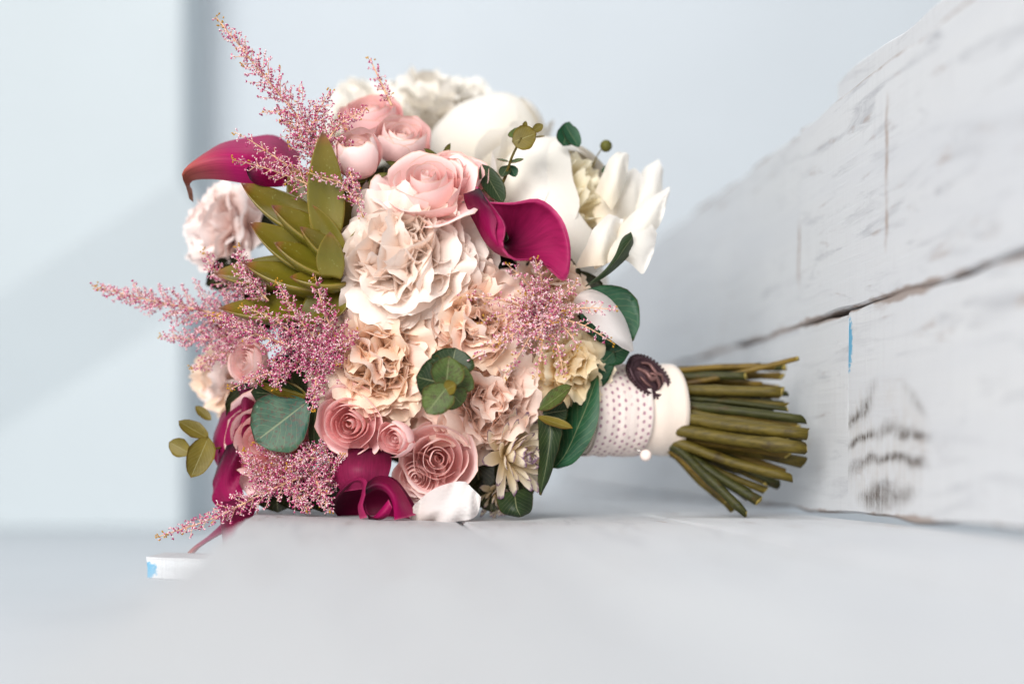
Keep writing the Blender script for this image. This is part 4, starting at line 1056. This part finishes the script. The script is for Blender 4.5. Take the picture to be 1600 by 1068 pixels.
# ------------------------------------------------------------------ handle: stems, ribbon, lace, brooch, pearl
rs = random.Random(5)
ends = [  # end px, py, depth, radius px, start py at the wrap, material
    (1246, 560, .075, 5.5, 606, 2), (1222, 588, .10, 6, 590, 2), (1180, 577, .12, 6, 582, 2), (1215, 606, .11, 8, 600, 2), (1222, 612, .07, 9, 612, 0),
    (1205, 636, .09, 10, 622, 1), (1256, 655, .060, 9, 634, 1), (1262, 678, .050, 15, 652, 0), (1258, 700, .045, 17, 672, 0), (1254, 722, .07, 12, 684, 0),
    (1240, 664, .10, 10, 640, 0), (1250, 690, .12, 12, 660, 1), (1236, 746, .055, 11, 690, 0), (1224, 738, .09, 9, 676, 2), (1215, 757, .08, 9, 698, 1),
    (1186, 782, .060, 11, 700, 1), (1170, 776, .09, 9, 694, 1), (1166, 803, .050, 10, 706, 1), (1150, 795, .08, 8, 704, 0), (1120, 770, .10, 8, 700, 1),
    (1210, 712, .12, 10, 668, 1), (1200, 625, .12, 9, 612, 1), (1190, 600, .09, 5, 598, 2), (1228, 634, .075, 6, 618, 0), (1216, 648, .11, 7, 628, 1), (1246, 668, .085, 6, 646, 2), (1232, 710, .065, 7, 684, 2), (1206, 742, .06, 6, 692, 2), (1196, 766, .075, 8, 700, 0), (1178, 760, .11, 8, 690, 1), (1140, 780, .065, 7, 704, 2)]
rs = random.Random(15)
for q in range(24):
    a_ = rs.uniform(570, 770)
    ends.append((rs.uniform(1165, 1235) - max(0, a_ - 730) * .8, a_, rs.uniform(.055, .125), rs.uniform(4.5, 8.5), 640 + (a_ - 665) * .62, rs.randrange(3)))
smat = [M['stem'], M['stem_dark'], M['stem_olive']]
for (ex, ey, y_, r, sy, mi) in ends:
    st = (965, 641 + (sy - 644) * .80, .084 + (y_ - .08) * .45)
    wy, wd = sy - 644, (y_ - .085) * .55
    wr_ = math.hypot(wy * S, wd); lim = .0285 - min(r, 12.5) * .84 * S
    if wr_ > lim: wy *= lim / wr_; wd *= lim / wr_
    st = (965, 641 + wy * .9, .082 + wd * .8); wm = (1042, 641 + wy, .0935 + wd)
    mid = ((wm[0] + ex) / 2, (wm[1] + ey) / 2 + rs.uniform(-4, 4), (wm[2] + y_) / 2 + rs.uniform(-.003, .003))
    pts = cpath([st, wm, mid, (ex, ey, y_)], 14)
    r_ = min(r, 13.5) * rs.uniform(.68, .95) * K(y_)
    node = rs.randrange(5, 12)
    rad = [r_ * (1 + .22 * math.exp(-((i - node) / .7) ** 2) + rs.uniform(-.04, .04)) for i in range(14)]
    V, F = tube(pts, rad, 10)
    MI = [0] * (len(F) - 1) + [1]
    slant = rs.uniform(.0005, .003); ph = rs.uniform(0, 6)
    for k in range(10):
        V[-10 + k] = V[-10 + k] + Vector((rs.uniform(-.0006, .0006) + slant * math.cos(2 * PI * k / 10 + ph), 0, 0))
    mk('stem', rel(V), F, [smat[mi], M['cut']], bouquet, matidx=MI)
AX0, AX1 = P(905, 642, .070), P(1046, 640, .094)
def handle(name, s0, s1, r0, r1, mat, seed, folds=.012, nu=18, nv=48, parent=bouquet, flare=0.0):
    rs_ = random.Random(seed); f = fbm1(rs_, 9); g = fbm1(rs_, 3)
    ax = (AX1 - AX0); n = ax.normalized(); up = Vector((0, 0, 1)); sd = n.cross(up).normalized(); up = sd.cross(n)
    V = []; UV = []
    for i in range(nu + 1):
        u = i / nu; s = s0 + (s1 - s0) * u
        p = AX0 + ax * s; r = (r0 + (r1 - r0) * u)
        for j in range(nv):
            a_ = 2 * PI * j / nv
            q = r * (1 + folds * f(u * 2.2 + a_ * .0) * math.sin(a_ * 2 + 1) + .008 * g(u * 7 + math.sin(a_)) + flare * (1 - u) ** 3)
            V.append(p + up * (q * math.cos(a_) * 1.04) + sd * (q * math.sin(a_))); UV.append((u, j / nv))
    o = mk(name, rel(V), grid_faces(nu, nv, True), mat, parent, UV)
    return o
wr = handle('ribbon_wrap', 0.0, 1.0, .0275, .0305, M['satin'], 3)
wr['label'] = 'ivory satin ribbon wound round the stems'
md = wr.modifiers.new('thickness', 'SOLIDIFY'); md.thickness = .002; md.offset = -1
lc = handle('lace_band', .02, .60, .0285, .0300, M['lace'], 4)
lc['label'] = 'cream lace band with purple eyelets'
md = lc.modifiers.new('thickness', 'SOLIDIFY'); md.thickness = .0006; md.offset = 1
def brooch():
    c = P(1013, 589, .0615); a_ = P(1050, 621, .071) - P(976, 557, .061)
    ax = a_.normalized(); rough_n = Vector((.10, -1, .55)); n = (rough_n - ax * rough_n.dot(ax)).normalized(); sd = n.cross(ax)
    Lh, Wh = .0175, .0118
    V = []; F = []; nv = 48
    prof = [(1.0, -.0030), (1.0, .0008), (.97, .0020), (.86, .0024), (.80, .0012), (.72, .0010), (.55, .0026), (.30, .0038), (.06, .0042)]
    for (k, h) in prof:
        for j in range(nv):
            t = 2 * PI * j / nv
            V.append(ax * (Lh * k * math.cos(t)) + sd * (Wh * k * math.sin(t)) + n * h)
    F = grid_faces(len(prof) - 1, nv, True) + [tuple(range((len(prof) - 1) * nv, len(prof) * nv)), tuple(range(nv))[::-1]]
    o = mk('brooch', V, F, M['brooch'], bouquet, loc=c - BO); o['label'] = 'dark oval cameo brooch pinned on the ribbon'
    BV, BF, MI = [], [], []; rs_ = random.Random(2)
    def ball(cc, r, lat=4, lon=6):
        b_ = len(BV)
        for i in range(lat + 1):
            for j in range(lon):
                th = PI * i / lat; ph = 2 * PI * j / lon
                BV.append(cc + Vector((r * math.sin(th) * math.cos(ph), r * math.sin(th) * math.sin(ph), r * math.cos(th))))
        for i in range(lat):
            for j in range(lon):
                BF.append((b_ + i * lon + j, b_ + i * lon + (j + 1) % lon, b_ + (i + 1) * lon + (j + 1) % lon, b_ + (i + 1) * lon + j))
    for j in range(40):
        t = 2 * PI * j / 40
        ball(ax * (Lh * 1.03 * math.cos(t)) + sd * (Wh * 1.05 * math.sin(t)) + n * .0010, .00115)
    tag(mk('bead_rim', BV, BF, M['brooch'], o), kind='stuff')
    # scrolling relief: an outer leaf scroll and an inner figure
    def scroll(pts, rad):
        path = [ax * (Lh * x) + sd * (Wh * y_) + n * h for (x, y_, h) in pts]
        path = [Vector(q) for q in catmull(path, 18)]
        V_, F_ = tube(path, [rad * math.sin(PI * (.12 + .82 * i / 17)) for i in range(18)], 7)
        mk('relief', V_, F_, M['brooch_hi'], o)
    scroll([(-.60, .25, .003), (-.30, .50, .0036), (.10, .30, .0046), (.35, .45, .004), (.6, .15, .003)], .0013)
    scroll([(-.62, -.2, .003), (-.25, -.1, .0042), (.05, -.25, .005), (.2, -.02, .0052), (.45, -.15, .0045), (.55, -.38, .003)], .0019)
    scroll([(-.35, -.5, .003), (0, -.6, .0034), (.3, -.5, .003)], .0010)
    scroll([(-.1, .05, .0045), (.1, .12, .005), (.3, .08, .0046)], .0012)
brooch()
pc = P(1009, 711, .058)
V = []
for i in range(11):
    for j in range(16):
        th = PI * i / 10; ph = 2 * PI * j / 16; r = .0040
        V.append(Vector((r * math.sin(th) * math.cos(ph), r * math.sin(th) * math.sin(ph), r * math.cos(th))))
pr = mk('pearl_pin', V, grid_faces(10, 16, True), M['pearl'], bouquet, loc=pc - BO); pr['label'] = 'pearl headed pin at the lower edge of the ribbon'
Vp, Fp = tube([Vector((0, .003, .001)), Vector((-.012, .012, .008))], .0005, 6); mk('pin_shaft', Vp, Fp, M['pin'], pr)
